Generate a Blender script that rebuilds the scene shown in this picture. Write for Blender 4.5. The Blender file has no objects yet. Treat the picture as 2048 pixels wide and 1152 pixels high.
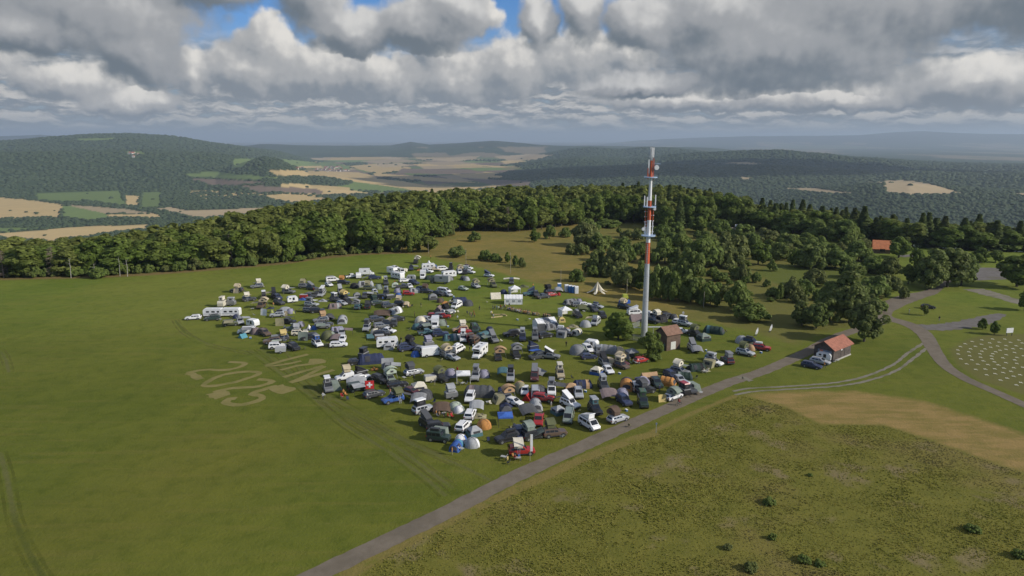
import bpy, math, random
import numpy as np
from mathutils import Vector, Matrix
R = math.radians
sc = bpy.context.scene
COL = sc.collection
# ------------------------------------------------------------------ camera
CAMH = 50.0
PITCH = R(12.4)
FPX = 1365.0                      # focal length in pixels of the 2048 wide photograph
cam_d = bpy.data.cameras.new("camera")
cam = bpy.data.objects.new("camera", cam_d); COL.objects.link(cam)
cam.location = (0, 0, CAMH); cam.rotation_euler = (R(90) - PITCH, 0, 0)
cam_d.sensor_width = 36.0; cam_d.lens = 36.0 * FPX / 2048.0
cam_d.clip_start = 0.5; cam_d.clip_end = 120000
sc.camera = cam
# ------------------------------------------------------------------ sun, exposure
SUN_EL = R(29); SUN_AZ = math.atan2(0.956, -0.294)      # clockwise from +Y
SUN = Vector((math.sin(SUN_AZ) * math.cos(SUN_EL), math.cos(SUN_AZ) * math.cos(SUN_EL), math.sin(SUN_EL)))
sun_d = bpy.data.lights.new("sun", 'SUN'); sun = bpy.data.objects.new("sun", sun_d); COL.objects.link(sun)
sun.rotation_euler = SUN.to_track_quat('Z', 'Y').to_euler(); sun.location = (300, -200, 400)
sun_d.energy = 4.2; sun_d.angle = R(0.6); sun_d.color = (1.0, 0.93, 0.83)
vs = sc.view_settings
vs.view_transform = 'Standard'; vs.look = 'None'; vs.gamma = 1.0; vs.exposure = 0.0
try: vs.use_curve_mapping = False
except Exception: pass
sc.render.engine = 'CYCLES'
sc.cycles.max_bounces = 6; sc.cycles.diffuse_bounces = 2; sc.cycles.glossy_bounces = 2
sc.cycles.transmission_bounces = 2; sc.cycles.transparent_max_bounces = 6; sc.cycles.volume_bounces = 0
sc.cycles.use_denoising = True
sc.cycles.caustics_reflective = False; sc.cycles.caustics_refractive = False

# ------------------------------------------------------------------ node helper
class NT:
    def __init__(s, tree): s.t = tree; s.n = tree.nodes; s.l = tree.links
    def put(s, sock, v):
        if v is None: return
        if isinstance(v, bpy.types.NodeSocket): s.l.new(v, sock)
        else: sock.default_value = v
    def m(s, op, a, b=None, c=None, clamp=False):
        n = s.n.new('ShaderNodeMath'); n.operation = op; n.use_clamp = clamp
        for i, v in enumerate((a, b, c)): s.put(n.inputs[i], v)
        return n.outputs[0]
    def v(s, op, a, b=None, c=None, out=0):
        n = s.n.new('ShaderNodeVectorMath'); n.operation = op
        for i, v in enumerate((a, b, c)): s.put(n.inputs[i], v)
        return n.outputs['Value'] if op in ('LENGTH', 'DOT_PRODUCT') else n.outputs[0]
    def vs(s, a, k):
        n = s.n.new('ShaderNodeVectorMath'); n.operation = 'SCALE'; s.put(n.inputs[0], a); s.put(n.inputs['Scale'], k); return n.outputs[0]
    def noise(s, vec, scale, detail=4, rough=0.55, dim='3D', w=None, col=False, dist=0.0):
        n = s.n.new('ShaderNodeTexNoise'); n.noise_dimensions = dim
        s.put(n.inputs['Vector'], vec); n.inputs['Scale'].default_value = scale; n.inputs['Detail'].default_value = detail
        n.inputs['Roughness'].default_value = rough; n.inputs['Distortion'].default_value = dist
        return n.outputs['Color'] if col else n.outputs['Fac']
    def voro(s, vec, scale, smooth=1.0, detail=0.0):
        n = s.n.new('ShaderNodeTexVoronoi'); n.feature = 'SMOOTH_F1'
        s.put(n.inputs['Vector'], vec); n.inputs['Scale'].default_value = scale
        n.inputs['Smoothness'].default_value = smooth; n.inputs['Detail'].default_value = detail
        return n.outputs['Distance']
    def ramp(s, x, lo, hi, a=0.0, b=1.0, smooth=True):
        n = s.n.new('ShaderNodeMapRange'); n.interpolation_type = 'SMOOTHSTEP' if smooth else 'LINEAR'
        for i, v in enumerate((x, lo, hi, a, b)): s.put(n.inputs[i], v)
        return n.outputs[0]
    def mix(s, f, a, b, mode='MIX'):
        n = s.n.new('ShaderNodeMix'); n.data_type = 'RGBA'; n.blend_type = mode
        s.put(n.inputs[0], f)
        for i, v in ((6, a), (7, b)):
            if isinstance(v, tuple) and len(v) == 3: v = (*v, 1)
            s.put(n.inputs[i], v)
        return n.outputs[2]
    def comb(s, x, y, z):
        n = s.n.new('ShaderNodeCombineXYZ')
        for i, v in enumerate((x, y, z)): s.put(n.inputs[i], v)
        return n.outputs[0]
    def sep(s, v):
        n = s.n.new('ShaderNodeSeparateXYZ'); s.put(n.inputs[0], v); return n.outputs
    def attr(s, name):
        n = s.n.new('ShaderNodeAttribute'); n.attribute_name = name; return n
    def new(s, t): return s.n.new(t)

# ------------------------------------------------------------------ sky: Nishita sky behind procedural cumulus
W = bpy.data.worlds.new("World"); sc.world = W; W.use_nodes = True
W.node_tree.nodes.clear(); k = NT(W.node_tree)
tc = k.new('ShaderNodeTexCoord').outputs['Generated']
sx, sy, sz = k.sep(tc)
AZ = k.m('ARCTAN2', sx, sy)
EL = k.m('ARCSINE', sz)
PX = k.m('MULTIPLY', AZ, 14.2)                 # unit: about a hundred photograph pixels of sky
PY = k.m('MULTIPLY', EL, 13.65)
P2 = k.comb(PX, PY, 0.0)
sky = k.new('ShaderNodeTexSky'); sky.sky_type = 'NISHITA'; sky.sun_disc = False
sky.sun_elevation = SUN_EL; sky.sun_rotation = SUN_AZ
sky.altitude = 800; sky.air_density = 1.0; sky.dust_density = 0.6; sky.ozone_density = 2.0
def X(px): return (px - 1024) / 100.0
def Y(py): return (277 - py) / 100.0
def warp(p, big, small, off):
    a = k.v('SUBTRACT', k.noise(k.v('ADD', p, (off, 0, 0)), 1.1, 3, col=True), (.5, .5, .5))
    b = k.v('SUBTRACT', k.noise(k.v('ADD', p, (off, 7, 0)), 4.5, 4, 0.6, col=True), (.5, .5, .5))
    return k.v('ADD', p, k.v('ADD', k.vs(a, big), k.vs(b, small)))
def field(p, blobs, tone=False, fl=0.16):
    """soft union of cumulus masses, each with a flat base"""
    y = k.sep(p)[1]; out = num = den = None
    for (cx, cy, rx, ry, base) in blobs:
        c = k.v('MULTIPLY_ADD', p, (100. / rx, 100. / ry, 0), (-X(cx) * 100. / rx, -Y(cy) * 100. / ry, 0))
        a = k.m('SUBTRACT', 1.0, k.v('LENGTH', c))
        b = k.m('MULTIPLY_ADD', y, 1 / fl, -Y(base) / fl)
        a = k.m('MINIMUM', a, b)
        out = a if out is None else k.m('SMOOTH_MAX', out, a, 0.12)
        if tone:
            w = k.m('POWER', k.m('MAXIMUM', k.m('ADD', a, .12), .002), 2.0); hgt = (base - cy + ry) / 100.
            h = k.m('MULTIPLY_ADD', y, 1 / hgt, -Y(base) / hgt); q = k.m('MULTIPLY', w, k.m('MAXIMUM', k.m('MINIMUM', h, 1.1), -.2))
            num = q if num is None else k.m('ADD', num, q); den = w if den is None else k.m('ADD', den, w)
    return (out, k.m('DIVIDE', num, den)) if tone else out
def billow(p, off):
    q = k.v('ADD', p, (off, 3.1, 0))
    a = k.m('SUBTRACT', 0.55, k.voro(q, 2.6, 0.5))
    b = k.m('SUBTRACT', 0.55, k.voro(q, 6.5, 0.5))
    n = k.m('SUBTRACT', k.noise(q, 3.0, 6, 0.6), 0.5)
    return k.m('ADD', k.m('MULTIPLY', a, 0.55), k.m('ADD', k.m('MULTIPLY', b, 0.28), k.m('MULTIPLY', n, 0.9)))
def layer(blobs, off, dark, mid, lit, edge, amp, dl, kf, kb, kh):
    p = warp(P2, 0.55, 0.16, off)
    f0, hh = field(p, blobs, True); f1 = field(k.v('ADD', p, (dl * .75, dl * .65, 0)), blobs)
    b0 = billow(P2, off); b1 = billow(k.v('ADD', P2, (0.14, 0.12, 0)), off)
    d0 = k.m('MULTIPLY_ADD', b0, amp, f0)
    al = k.ramp(d0, 0.02, edge)
    g = k.m('ADD', k.m('MULTIPLY', k.m('SUBTRACT', f0, f1), kf), k.m('MULTIPLY', k.m('SUBTRACT', b0, b1), kb))
    g = k.m('ADD', g, k.m('MULTIPLY', k.m('SUBTRACT', k.noise(P2, 0.8, 3), .5), 0.45))
    g = k.m('ADD', g, k.m('MULTIPLY', k.m('SUBTRACT', hh, .45), kh))
    c = k.mix(k.ramp(g, -0.36, 0.06), dark, mid)
    c = k.mix(k.ramp(g, 0.04, 0.50), c, lit)
    return al, c
back = [(30, 165, 110, 60, 235), (125, 150, 70, 50, 235), (235, 185, 110, 40, 238), (330, 215, 110, 32, 245), (430, 160, 45, 50, 205),
        (560, 110, 62, 62, 205), (520, 160, 90, 60, 212), (640, 165, 140, 66, 212), (760, 170, 150, 66, 215), (920, 170, 130, 72, 215), (1030, 150, 90, 70, 220),
        (1160, 130, 130, 75, 215), (1255, 120, 70, 50, 190), (1400, 205, 260, 32, 232), (1640, 210, 260, 36, 235), (1850, 190, 170, 55, 240),
        (2010, 165, 100, 75, 240), (870, 110, 60, 60, 180), (960, 60, 60, 40, 120), (2250, 170, 200, 80, 240), (-150, 160, 200, 80, 240)]
front = [(60, 20, 330, 110, 120), (270, 60, 250, 120, 190), (345, 130, 95, 88, 202), (180, 110, 200, 50, 160), (470, 10, 150, 55, 60), (-200, 40, 300, 150, 190),
         (650, 20, 92, 100, 132), (720, 85, 110, 60, 130), (850, 70, 130, 75, 128), (915, 35, 75, 65, 110), (1075, 62, 50, 60, 130), (1165, 50, 62, 70, 140),
         (1290, 70, 120, 70, 130), (1420, 60, 190, 90, 160), (1540, 110, 330, 120, 205), (1290, 185, 170, 30, 210), (1700, 40, 330, 120, 150), (1930, 40, 300, 110, 140),
         (2200, 60, 300, 140, 180), (1800, -80, 900, 120, 0), (300, -90, 500, 120, 0)]
aB, cB = layer(back, 3.0, (.22, .25, .285), (.42, .425, .43), (.80, .77, .72), 0.30, 0.42, 0.35, .55, .34, .45)
aF, cF = layer(front, 11.0, (.145, .175, .205), (.345, .355, .37), (.68, .67, .65), 0.40, 0.36, 0.45, .55, .22, .55)
# thin stacked banks towards the horizon
P2w = k.v('ADD', P2, k.vs(k.v('SUBTRACT', k.noise(P2, 2.2, 3, col=True), (.5, .5, .5)), .22))
hz = k.noise(k.v('MULTIPLY', P2w, (0.9, 4.2, 1)), 1.3, 5, 0.6)
hz2 = k.noise(k.v('MULTIPLY', k.v('ADD', P2w, (.10, .09, 0)), (0.9, 4.2, 1)), 1.3, 5, 0.6)
bandc = k.mix(k.ramp(k.m('SUBTRACT', hz, hz2), -0.10, 0.14), (.235, .27, .31), (.60, .585, .56))
banda = k.m('MULTIPLY', k.ramp(hz, 0.32, 0.46), k.m('MULTIPLY', k.ramp(PY, 0.02, 0.22), k.ramp(PY, 2.0, 1.1)))
blue = k.mix(1.0, sky.outputs[0], (0.46, 0.78, 1.18), 'MULTIPLY')
blue = k.vs(blue, 0.10)
c = k.mix(k.ramp(PY, 2.6, -0.1), blue, (.30, .35, .40))
c = k.mix(banda, c, bandc)
c = k.mix(aB, c, cB)
c = k.mix(banda, c, bandc) if False else c
# clouds overhead and behind, outside the photograph
over = k.noise(k.v('MULTIPLY', tc, (1, 1, 1.6)), 3.2, 5, 0.55)
ovc = k.mix(k.ramp(over, .45, .75), (.42, .43, .45), (.24, .265, .30))
ova = k.m('MULTIPLY', k.ramp(over, .40, .55), k.ramp(PY, 2.9, 4.6))
c = k.mix(aF, c, cF)
c = k.mix(ova, c, ovc)
c = k.mix(k.m('MULTIPLY', k.ramp(PY, 0.50, 0.0), 0.8), c, (.275, .325, .37))
bg = k.new('ShaderNodeBackground'); k.l.new(c, bg.inputs['Color']); bg.inputs['Strength'].default_value = 1.0
wo = k.new('ShaderNodeOutputWorld'); k.l.new(bg.outputs[0], wo.inputs['Surface'])
W.cycles.sampling_method = 'MANUAL'; W.cycles.sample_map_resolution = 512

# ------------------------------------------------------------------ pixel <-> world
cP, sP = math.cos(PITCH), math.sin(PITCH)
def ray(px, py):
    a = (px - 1024) / FPX; b = (576 - py) / FPX
    return (a, cP + sP * b, -sP + cP * b)
def G(px, py, z=0.0):
    """where the line of sight through a photograph pixel meets the level z"""
    d = ray(px, py); t = (CAMH - z) / -d[2]
    return (d[0] * t, d[1] * t)
def proj(x, y, z):
    """world -> photograph pixel (numpy ok)"""
    dz = z - CAMH; dep = y * cP - dz * sP; up = y * sP + dz * cP
    return 1024 + FPX * x / dep, 576 - FPX * up / dep
def azel(px, py):
    d = ray(px, py); h = math.hypot(d[0], d[1]); return math.atan2(d[0], d[1]), d[2] / h

# ------------------------------------------------------------------ terrain height
def vnoise(x, y, seed=0):
    """smooth value noise on a unit lattice, numpy"""
    xi = np.floor(x).astype(np.int64); yi = np.floor(y).astype(np.int64); fx = x - xi; fy = y - yi
    fx = fx * fx * (3 - 2 * fx); fy = fy * fy * (3 - 2 * fy)
    def h(a, b):
        n = (a * 374761393 + b * 668265263 + seed * 974711) & 0x7fffffff
        n = ((n ^ (n >> 13)) * 1274126177) & 0x7fffffff
        return ((n ^ (n >> 16)) & 0xffff) / 65535.0
    return (h(xi, yi) * (1 - fx) + h(xi + 1, yi) * fx) * (1 - fy) + (h(xi, yi + 1) * (1 - fx) + h(xi + 1, yi + 1) * fx) * fy
def fbm(x, y, o=4, seed=0):
    s = 0; a = .5
    for i in range(o): s = s + a * vnoise(x * 2 ** i, y * 2 ** i, seed + i); a *= .5
    return s
VAL = -220.0
RP = [(-3.2, 240), (-1.2, 245)] + [(azel(p, 420)[0], d / math.cos(azel(p, 420)[0])) for p, d in
      ((-300, 245), (0, 257), (200, 258), (400, 290), (600, 350), (800, 405), (1000, 455), (1300, 480), (1500, 385), (1700, 335), (1850, 305), (2048, 292), (2300, 285))] + [(1.2, 300), (3.2, 240)]
RPA = np.array([a for a, _ in RP]); RPD = np.array([d for _, d in RP])
def ridge(dist, wf, wb, pts, fade=0.06):
    az = np.array([azel(p, y)[0] for p, y in pts]); zz = np.array([CAMH + dist * azel(p, y)[1] for p, y in pts])
    return dist, wf, wb, az, zz, fade
RIDGES = [
    ridge(7800, 2500, 2500, [(-700, 290), (-300, 285), (0, 284), (90, 276), (150, 272), (260, 270.5), (340, 276), (430, 288), (500, 296), (560, 306), (620, 322), (680, 330)]),
    ridge(5200, 1000, 900, [(-700, 312), (0, 305), (130, 303), (300, 300), (430, 309), (500, 320), (560, 335), (600, 345)]),
    ridge(4300, 700, 600, [(430, 352), (490, 326), (530, 317), (560, 322), (600, 340), (620, 350)]),
    ridge(12500, 2300, 2500, [(420, 300), (520, 289), (640, 292), (780, 291), (822, 283), (860, 289), (930, 285), (985, 281.5), (1060, 288), (1110, 291), (1240, 293), (1400, 296)]),
    ridge(8800, 1500, 2500, [(880, 342), (960, 330), (1040, 316), (1140, 298), (1180, 295), (1235, 299), (1290, 293), (1350, 296), (1420, 303), (1500, 311), (1620, 322), (1700, 330)]),
    ridge(6300, 1100, 1800, [(940, 350), (1010, 336), (1090, 324), (1160, 316), (1260, 320), (1380, 310), (1470, 306), (1560, 304.5), (1640, 309), (1700, 317), (1750, 320), (1830, 327), (1900, 331), (2000, 333), (2100, 331), (2600, 326)]),
    ridge(4200, 900, 1300, [(960, 362), (1030, 352), (1110, 342), (1220, 337), (1320, 329), (1420, 335), (1530, 331), (1640, 338), (1760, 344), (1850, 341), (1960, 349), (2100, 352), (2600, 345)]),
    ridge(2900, 700, 1000, [(1500, 400), (1640, 382), (1760, 368), (1820, 366), (1900, 376), (2048, 388), (2500, 380)]),
    ridge(29000, 5000, 5000, [(1180, 290), (1280, 281), (1380, 276), (1500, 272), (1640, 272), (1720, 270), (1800, 264), (1850, 262.5), (1920, 266), (2048, 269), (2500, 268)]),
    ridge(22000, 3500, 3500, [(-500, 275), (0, 273), (80, 269.5), (140, 275), (200, 269), (225, 267.5), (265, 273), (400, 287)]),
]
def height(x, y):
    x = np.asarray(x, float); y = np.asarray(y, float)
    r = np.hypot(x, y) + 1e-6; az = np.arctan2(x, y)
    rp = np.interp(az, RPA, RPD)
    e = np.maximum(r - rp, 0)
    zp = -(0.22 * e * e / (e + 60.0))
    z = np.full_like(r, VAL)
    for (dist, wf, wb, aa, zz, fade) in RIDGES:
        zr = np.interp(az, aa, zz); w = np.where(r < dist, wf, wb)
        out = np.exp(-(np.maximum(np.maximum(aa[0] - az, az - aa[-1]), 0) / fade) ** 2)
        h = VAL + (zr - VAL) * np.exp(-((r - dist) / w) ** 2) * out
        z = np.maximum(z, h)
    rough = np.clip((r - 1200) / 3000, 0, 1)
    z = z + rough * (fbm(x / 900, y / 900, 4, 5) - .47) * np.clip((z - VAL) * .35 + 10, 0, 55)
    z = np.where(r < 6000, np.maximum(zp, z), np.maximum(z, VAL - 10))
    return np.where(e <= 0, 0.0, z)
def T(px, py):
    """terrain point seen through a photograph pixel"""
    d = ray(px, py); h = math.hypot(d[0], d[1])
    t = np.concatenate([np.arange(60, 1500, 1.0), np.geomspace(1500, 45000, 3000)]) / h
    x = d[0] * t; y = d[1] * t; z = CAMH + d[2] * t
    i = np.nonzero(z < height(x, y))[0]
    i = i[0] if len(i) else len(t) - 1
    return float(x[i]), float(y[i]), float(height(x[i:i + 1], y[i:i + 1])[0])

def inpoly(x, y, poly):
    c = np.zeros(x.shape, bool); n = len(poly); j = n - 1
    for i in range(n):
        xi, yi = poly[i]; xj, yj = poly[j]
        if yi != yj:
            c ^= ((yi > y) != (yj > y)) & (x < (xj - xi) * (y - yi) / (yj - yi) + xi)
        j = i
    return c
def segdist(x, y, pts, closed=False):
    d = np.full(x.shape, 1e9); n = len(pts)
    for i in range(n if closed else n - 1):
        ax, ay = pts[i]; bx, by = pts[(i + 1) % n]; dx, dy = bx - ax, by - ay
        t = np.clip(((x - ax) * dx + (y - ay) * dy) / (dx * dx + dy * dy + 1e-9), 0, 1)
        d = np.minimum(d, np.hypot(x - ax - t * dx, y - ay - t * dy))
    return d
def sdf(x, y, poly):
    d = segdist(x, y, poly, True); return np.where(inpoly(x, y, poly), d, -d)
def GP(pts): return [G(*p) for p in pts]
MEADOW = GP([(560, 1250), (672, 1152), (780, 1098), (960, 1013), (1110, 948), (1240, 893), (1300, 870), (1400, 828), (1482, 790), (1572, 815), (1640, 850), (1770, 852), (1900, 895), (2048, 948), (2500, 1080), (2500, 1700), (560, 1700)])
HAY = GP([(1470, 795), (1520, 786), (1600, 782), (1720, 784), (1850, 803), (1960, 838), (2048, 868), (2500, 985), (2500, 1080), (2048, 948), (1900, 895), (1770, 852), (1640, 850), (1572, 815), (1500, 795)])
DRY = GP([(700, 500), (770, 502), (870, 515), (960, 535), (1040, 556), (1130, 585), (1240, 618), (1330, 632), (1420, 645), (1500, 662), (1590, 690), (1640, 668), (1740, 640), (1770, 600), (1780, 540), (1500, 440), (1100, 425), (860, 440), (800, 470)])
LAWN = GP([(1545, 528), (1600, 530), (1720, 536), (1780, 545), (1740, 590), (1660, 600), (1590, 580), (1540, 562), (1510, 545)])
EDGE = [(-900, 640), (-300, 572), (0, 557), (200, 553), (300, 548), (430, 538), (560, 527), (640, 516), (720, 508), (800, 505)]
VERGE = GP([(640, 1180), (745, 1120), (900, 1040), (1040, 975), (1160, 920), (1275, 876), (1306, 868)])
VERGE2 = GP([(1306, 862), (1380, 828), (1470, 792)])
CIRCLE = GP([(1900, 700), (1935, 678), (1985, 668), (2048, 668), (2200, 690), (2260, 740), (2150, 790), (2048, 790), (1960, 760), (1915, 730)])
TRACKS = [GP(p) for p in ([(500, 700), (560, 745), (620, 790), (690, 850), (780, 905), (850, 955), (890, 990)], [(520, 696), (600, 760), (660, 810), (740, 860), (810, 905), (870, 950), (905, 975)],
          [(640, 800), (720, 842), (800, 878), (860, 905), (930, 935), (980, 960)], [(655, 790), (760, 850), (830, 890), (880, 910)], [(430, 640), (540, 670), (620, 760), (660, 800)],
          [(350, 640), (370, 665), (420, 690), (520, 710)], [(0, 905), (15, 960), (30, 1040), (60, 1110), (100, 1180)], [(0, 700), (12, 720), (18, 745)])]
# fields, meadows and ploughed land of the valley: outlines in photograph pixels, laid on the terrain
FLD = {'t': (.50, .37, .175), 'l': (.40, .31, .185), 'g': (.15, .205, .065), 'b': (.20, .15, .11)}
FIELDS = [('t', (-300, 385, 0, 395, 44, 398, 126, 409, 120, 434, 41, 436, 0, 437, -300, 440)), ('g', (126, 411, 219, 419, 212, 436, 171, 440, 123, 433)), ('t', (212, 429, 314, 428, 325, 436, 219, 434)),
    ('l', (126, 409, 246, 417, 318, 428, 212, 427)), ('g', (72, 385, 239, 381, 253, 411, 171, 400, 130, 404, 75, 400)), ('t', (251, 390, 280, 392, 275, 412, 251, 410)), ('g', (285, 385, 321, 383, 323, 414, 280, 417)),
    ('l', (308, 417, 342, 414, 376, 421, 478, 417, 547, 414, 547, 421, 403, 436, 342, 424)), ('t', (-300, 485, 0, 467, 137, 455, 297, 448, 290, 457, 219, 465, 103, 481, 0, 474, -300, 500)), ('g', (-200, 455, 85, 455, 20, 465, -200, 470)),
    ('g', (369, 349, 427, 342, 560, 356, 492, 359, 376, 354)), ('b', (376, 356, 533, 363, 492, 368, 427, 371)), ('t', (533, 339, 601, 341, 700, 346, 700, 363, 649, 352, 553, 352)), ('t', (560, 364, 700, 375, 700, 387, 642, 390, 649, 380)),
    ('b', (478, 370, 642, 376, 642, 388, 513, 383)), ('t', (533, 390, 581, 388, 660, 397, 601, 405, 547, 400)), ('g', (557, 317, 700, 332, 700, 340, 581, 332)), ('g', (468, 317, 513, 317, 478, 337, 465, 334)),
    ('t', (677, 348, 731, 355, 804, 362, 853, 371, 960, 374, 926, 381, 853, 387, 804, 376, 726, 366, 677, 359)), ('t', (560, 365, 645, 376, 716, 382, 743, 387, 658, 389, 633, 378, 560, 373)), ('t', (702, 332, 755, 327, 816, 334, 829, 339, 755, 348, 716, 338)),
    ('b', (804, 337, 938, 339, 975, 346, 902, 349, 792, 346)), ('t', (902, 348, 951, 348, 1012, 352, 999, 357, 926, 355)), ('b', (921, 356, 1060, 362, 1060, 376, 990, 371)), ('b', (829, 355, 877, 352, 926, 365, 853, 368)), ('t', (941, 329, 1043, 334, 987, 335)),
    ('l', (988, 313, 1060, 308, 1107, 310, 1073, 320, 1022, 322)), ('l', (1767, 361, 1822, 361, 1870, 370, 1925, 387, 1840, 389, 1771, 386)), ('l', (1567, 376, 1629, 376, 1709, 387, 1651, 386, 1592, 381)), ('l', (2023, 387, 2090, 384, 2090, 394, 2048, 392)),
    ('l', (1728, 365, 1767, 364, 1767, 368, 1730, 367)), ('g', (250, 303, 285, 302, 290, 308, 255, 310)), ('l', (720, 322, 800, 318, 840, 322, 760, 328)), ('l', (900, 314, 960, 312, 950, 318, 905, 320)), ('g', (150, 277, 230, 276, 225, 281, 160, 282)), ('t', (742, 346, 830, 352, 905, 358, 960, 366, 900, 364, 820, 360, 750, 352)), ('t', (640, 353, 690, 350, 740, 356, 700, 360)), ('l', (840, 325, 900, 322, 960, 327, 880, 331)), ('t', (1000, 322, 1040, 320, 1060, 325, 1010, 328)), ('g', (610, 326, 660, 324, 690, 330, 640, 333)), ('t', (590, 333, 640, 331, 648, 335, 600, 337)), ('l', (745, 330, 800, 326, 830, 331, 770, 335)), ('t', (853, 388, 960, 380, 990, 378, 1000, 384, 900, 394)), ('l', (860, 318, 915, 316, 950, 320, 900, 323)),
    ('l', (1440, 326, 1480, 324, 1530, 326, 1500, 331)), ('l', (1480, 354, 1505, 355, 1500, 361, 1484, 359))]
rng = np.random.default_rng(7)

# ------------------------------------------------------------------ materials
MATS = {}
def mat(name):
    m = bpy.data.materials.new(name); m.use_nodes = True
    n = NT(m.node_tree); b = m.node_tree.nodes['Principled BSDF']; return m, n, b
def plain(name, col, rough=.6, metal=0., var=.12, scale=3.0, coat=0., spec=.5):
    if name in MATS: return MATS[name]
    m, n, b = mat(name)
    p = n.new('ShaderNodeTexCoord').outputs['Object']
    f = n.noise(p, scale, 4)
    n.l.new(n.mix(n.ramp(f, .3, .7), tuple(c * (1 - var) for c in col), tuple(min(1, c * (1 + var)) for c in col)), b.inputs['Base Color'])
    b.inputs['Roughness'].default_value = rough; b.inputs['Metallic'].default_value = metal
    b.inputs['Coat Weight'].default_value = coat; b.inputs['Specular IOR Level'].default_value = spec
    MATS[name] = m; return m
def leafmat(name, a, b_, c_, trans=.25, var=.35):
    m, n, b = mat(name)
    g = n.new('ShaderNodeNewGeometry'); pos = g.outputs['Position']
    f1 = n.noise(pos, 0.11, 3); f2 = g.outputs['Random Per Island']
    oi = n.new('ShaderNodeObjectInfo').outputs['Random']
    col = n.mix(n.ramp(f1, .35, .65), a, b_)
    col = n.mix(n.m('MULTIPLY', n.ramp(oi, .45, 1.0), .75), col, c_)
    col = n.mix(f2, n.mix(var, col, (0, 0, 0)), n.mix(1.0, col, (1 + var, 1 + .86 * var, 1 + .7 * var), 'MULTIPLY'))
    n.l.new(col, b.inputs['Base Color']); b.inputs['Roughness'].default_value = .7; b.inputs['Specular IOR Level'].default_value = .2
    tr = n.new('ShaderNodeBsdfTranslucent'); n.l.new(col, tr.inputs['Color'])
    mx = n.new('ShaderNodeMixShader'); mx.inputs[0].default_value = trans
    n.l.new(b.outputs[0], mx.inputs[1]); n.l.new(tr.outputs[0], mx.inputs[2])
    n.l.new(mx.outputs[0], m.node_tree.nodes['Material Output'].inputs['Surface'])
    return m
# ground: albedo by land use, land use from distances to the outlines of fields stored on the mesh
gm, n, b = mat('ground')
pos = n.new('ShaderNodeNewGeometry').outputs['Position']
A = lambda s: n.attr(s).outputs['Fac']
nz1 = n.noise(pos, 0.035, 5, .6); nz2 = n.noise(pos, 0.35, 5, .65); nz3 = n.noise(pos, 2.2, 4, .7); nz4 = n.noise(pos, 0.012, 3, .5)
jit = n.m('MULTIPLY', n.m('SUBTRACT', nz2, .5), 4.0)
def zone(s, w=0.35, j=1.0): return n.ramp(n.m('MULTIPLY_ADD', jit, j, A(s)), -w, w)
fld = n.mix(n.ramp(nz1, .35, .65), (.102, .124, .017), (.134, .148, .023))
fld = n.mix(n.m('MULTIPLY', n.ramp(nz4, .42, .62), .55), fld, (.152, .140, .026))
fld = n.mix(n.ramp(nz2, .42, .75), fld, n.mix(1.0, fld, (.74, .80, .72), 'MULTIPLY'))
fld = n.mix(n.m('MULTIPLY', n.ramp(nz3, .55, .75), .35), fld, (.085, .105, .016))
fld = n.mix(n.m('MULTIPLY', n.ramp(n.noise(pos, .8, 5, .75), .60, .74), .5), fld, (.185, .165, .05))
mow = n.m('SINE', n.m('MULTIPLY_ADD', n.v('DOT_PRODUCT', pos, (.42, -.50, 0)), 1.0, n.m('MULTIPLY', nz4, 14.0)))
fld = n.mix(n.m('MULTIPLY', n.ramp(mow, -.2, .6), .16), fld, n.mix(1.0, fld, (1.28, 1.2, 1.0), 'MULTIPLY'))
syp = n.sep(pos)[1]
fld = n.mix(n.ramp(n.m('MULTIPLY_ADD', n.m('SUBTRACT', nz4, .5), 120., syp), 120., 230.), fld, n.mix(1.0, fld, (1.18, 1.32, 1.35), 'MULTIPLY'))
streak = n.noise(n.v('MULTIPLY', pos, (.05, .5, 1)), 1.0, 4, .6)
fld = n.mix(n.m('MULTIPLY', n.ramp(streak, .5, .68), .35), fld, (.17, .152, .035))
dry = n.mix(n.ramp(nz1, .34, .62), (.235, .182, .046), (.165, .150, .038))
dry = n.mix(n.m('MULTIPLY', n.ramp(nz2, .45, .7), .6), dry, (.26, .19, .075))
hay = n.mix(n.ramp(n.noise(n.v('MULTIPLY', pos, (.25, .9, 1)), .5, 5, .65), .36, .64), (.295, .205, .075), (.205, .163, .046))
mea = n.mix(n.ramp(nz2, .35, .7), (.165, .155, .030), (.125, .125, .023))
mea = n.mix(n.m('MULTIPLY', n.ramp(n.noise(pos, .045, 4), .52, .66), .5), mea, (.20, .155, .05))
mea = n.mix(n.m('MULTIPLY', n.ramp(n.noise(pos, .13, 3), .56, .70), .8), mea, (.21, .165, .085))
tan_ = n.mix(nz3, (.24, .18, .06), (.15, .138, .033))
sxp = n.sep(pos)[0]; dry = n.mix(n.m('MULTIPLY', n.ramp(n.m('MULTIPLY_ADD', n.m('SUBTRACT', nz1, .5), 90., sxp), 25., 75.), .75), dry, (.128, .132, .032))
c = n.mix(zone('s_dry', 2.5, 2.0), fld, dry)
c = n.mix(n.m('MULTIPLY', zone('s_lawn', 2.0, .6), .85), c, (.105, .13, .025))
c = n.mix(n.m('MULTIPLY', zone('s_circle', 1.0, .3), .6), c, (.145, .125, .05))
c = n.mix(zone('s_hay', 1.6, .9), c, hay)
c = n.mix(zone('s_meadow', .9, .55), c, mea)
c = n.mix(n.m('MULTIPLY', n.ramp(n.m('MULTIPLY_ADD', jit, .35, A('d_verge')), 1.5, .7), n.ramp(nz2, .3, .5)), c, tan_)
c = n.mix(n.m('MULTIPLY', n.ramp(n.m('MULTIPLY_ADD', jit, .9, A('d_edge')), 4.5, 1.5), .8), c, (.20, .135, .062))
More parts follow.
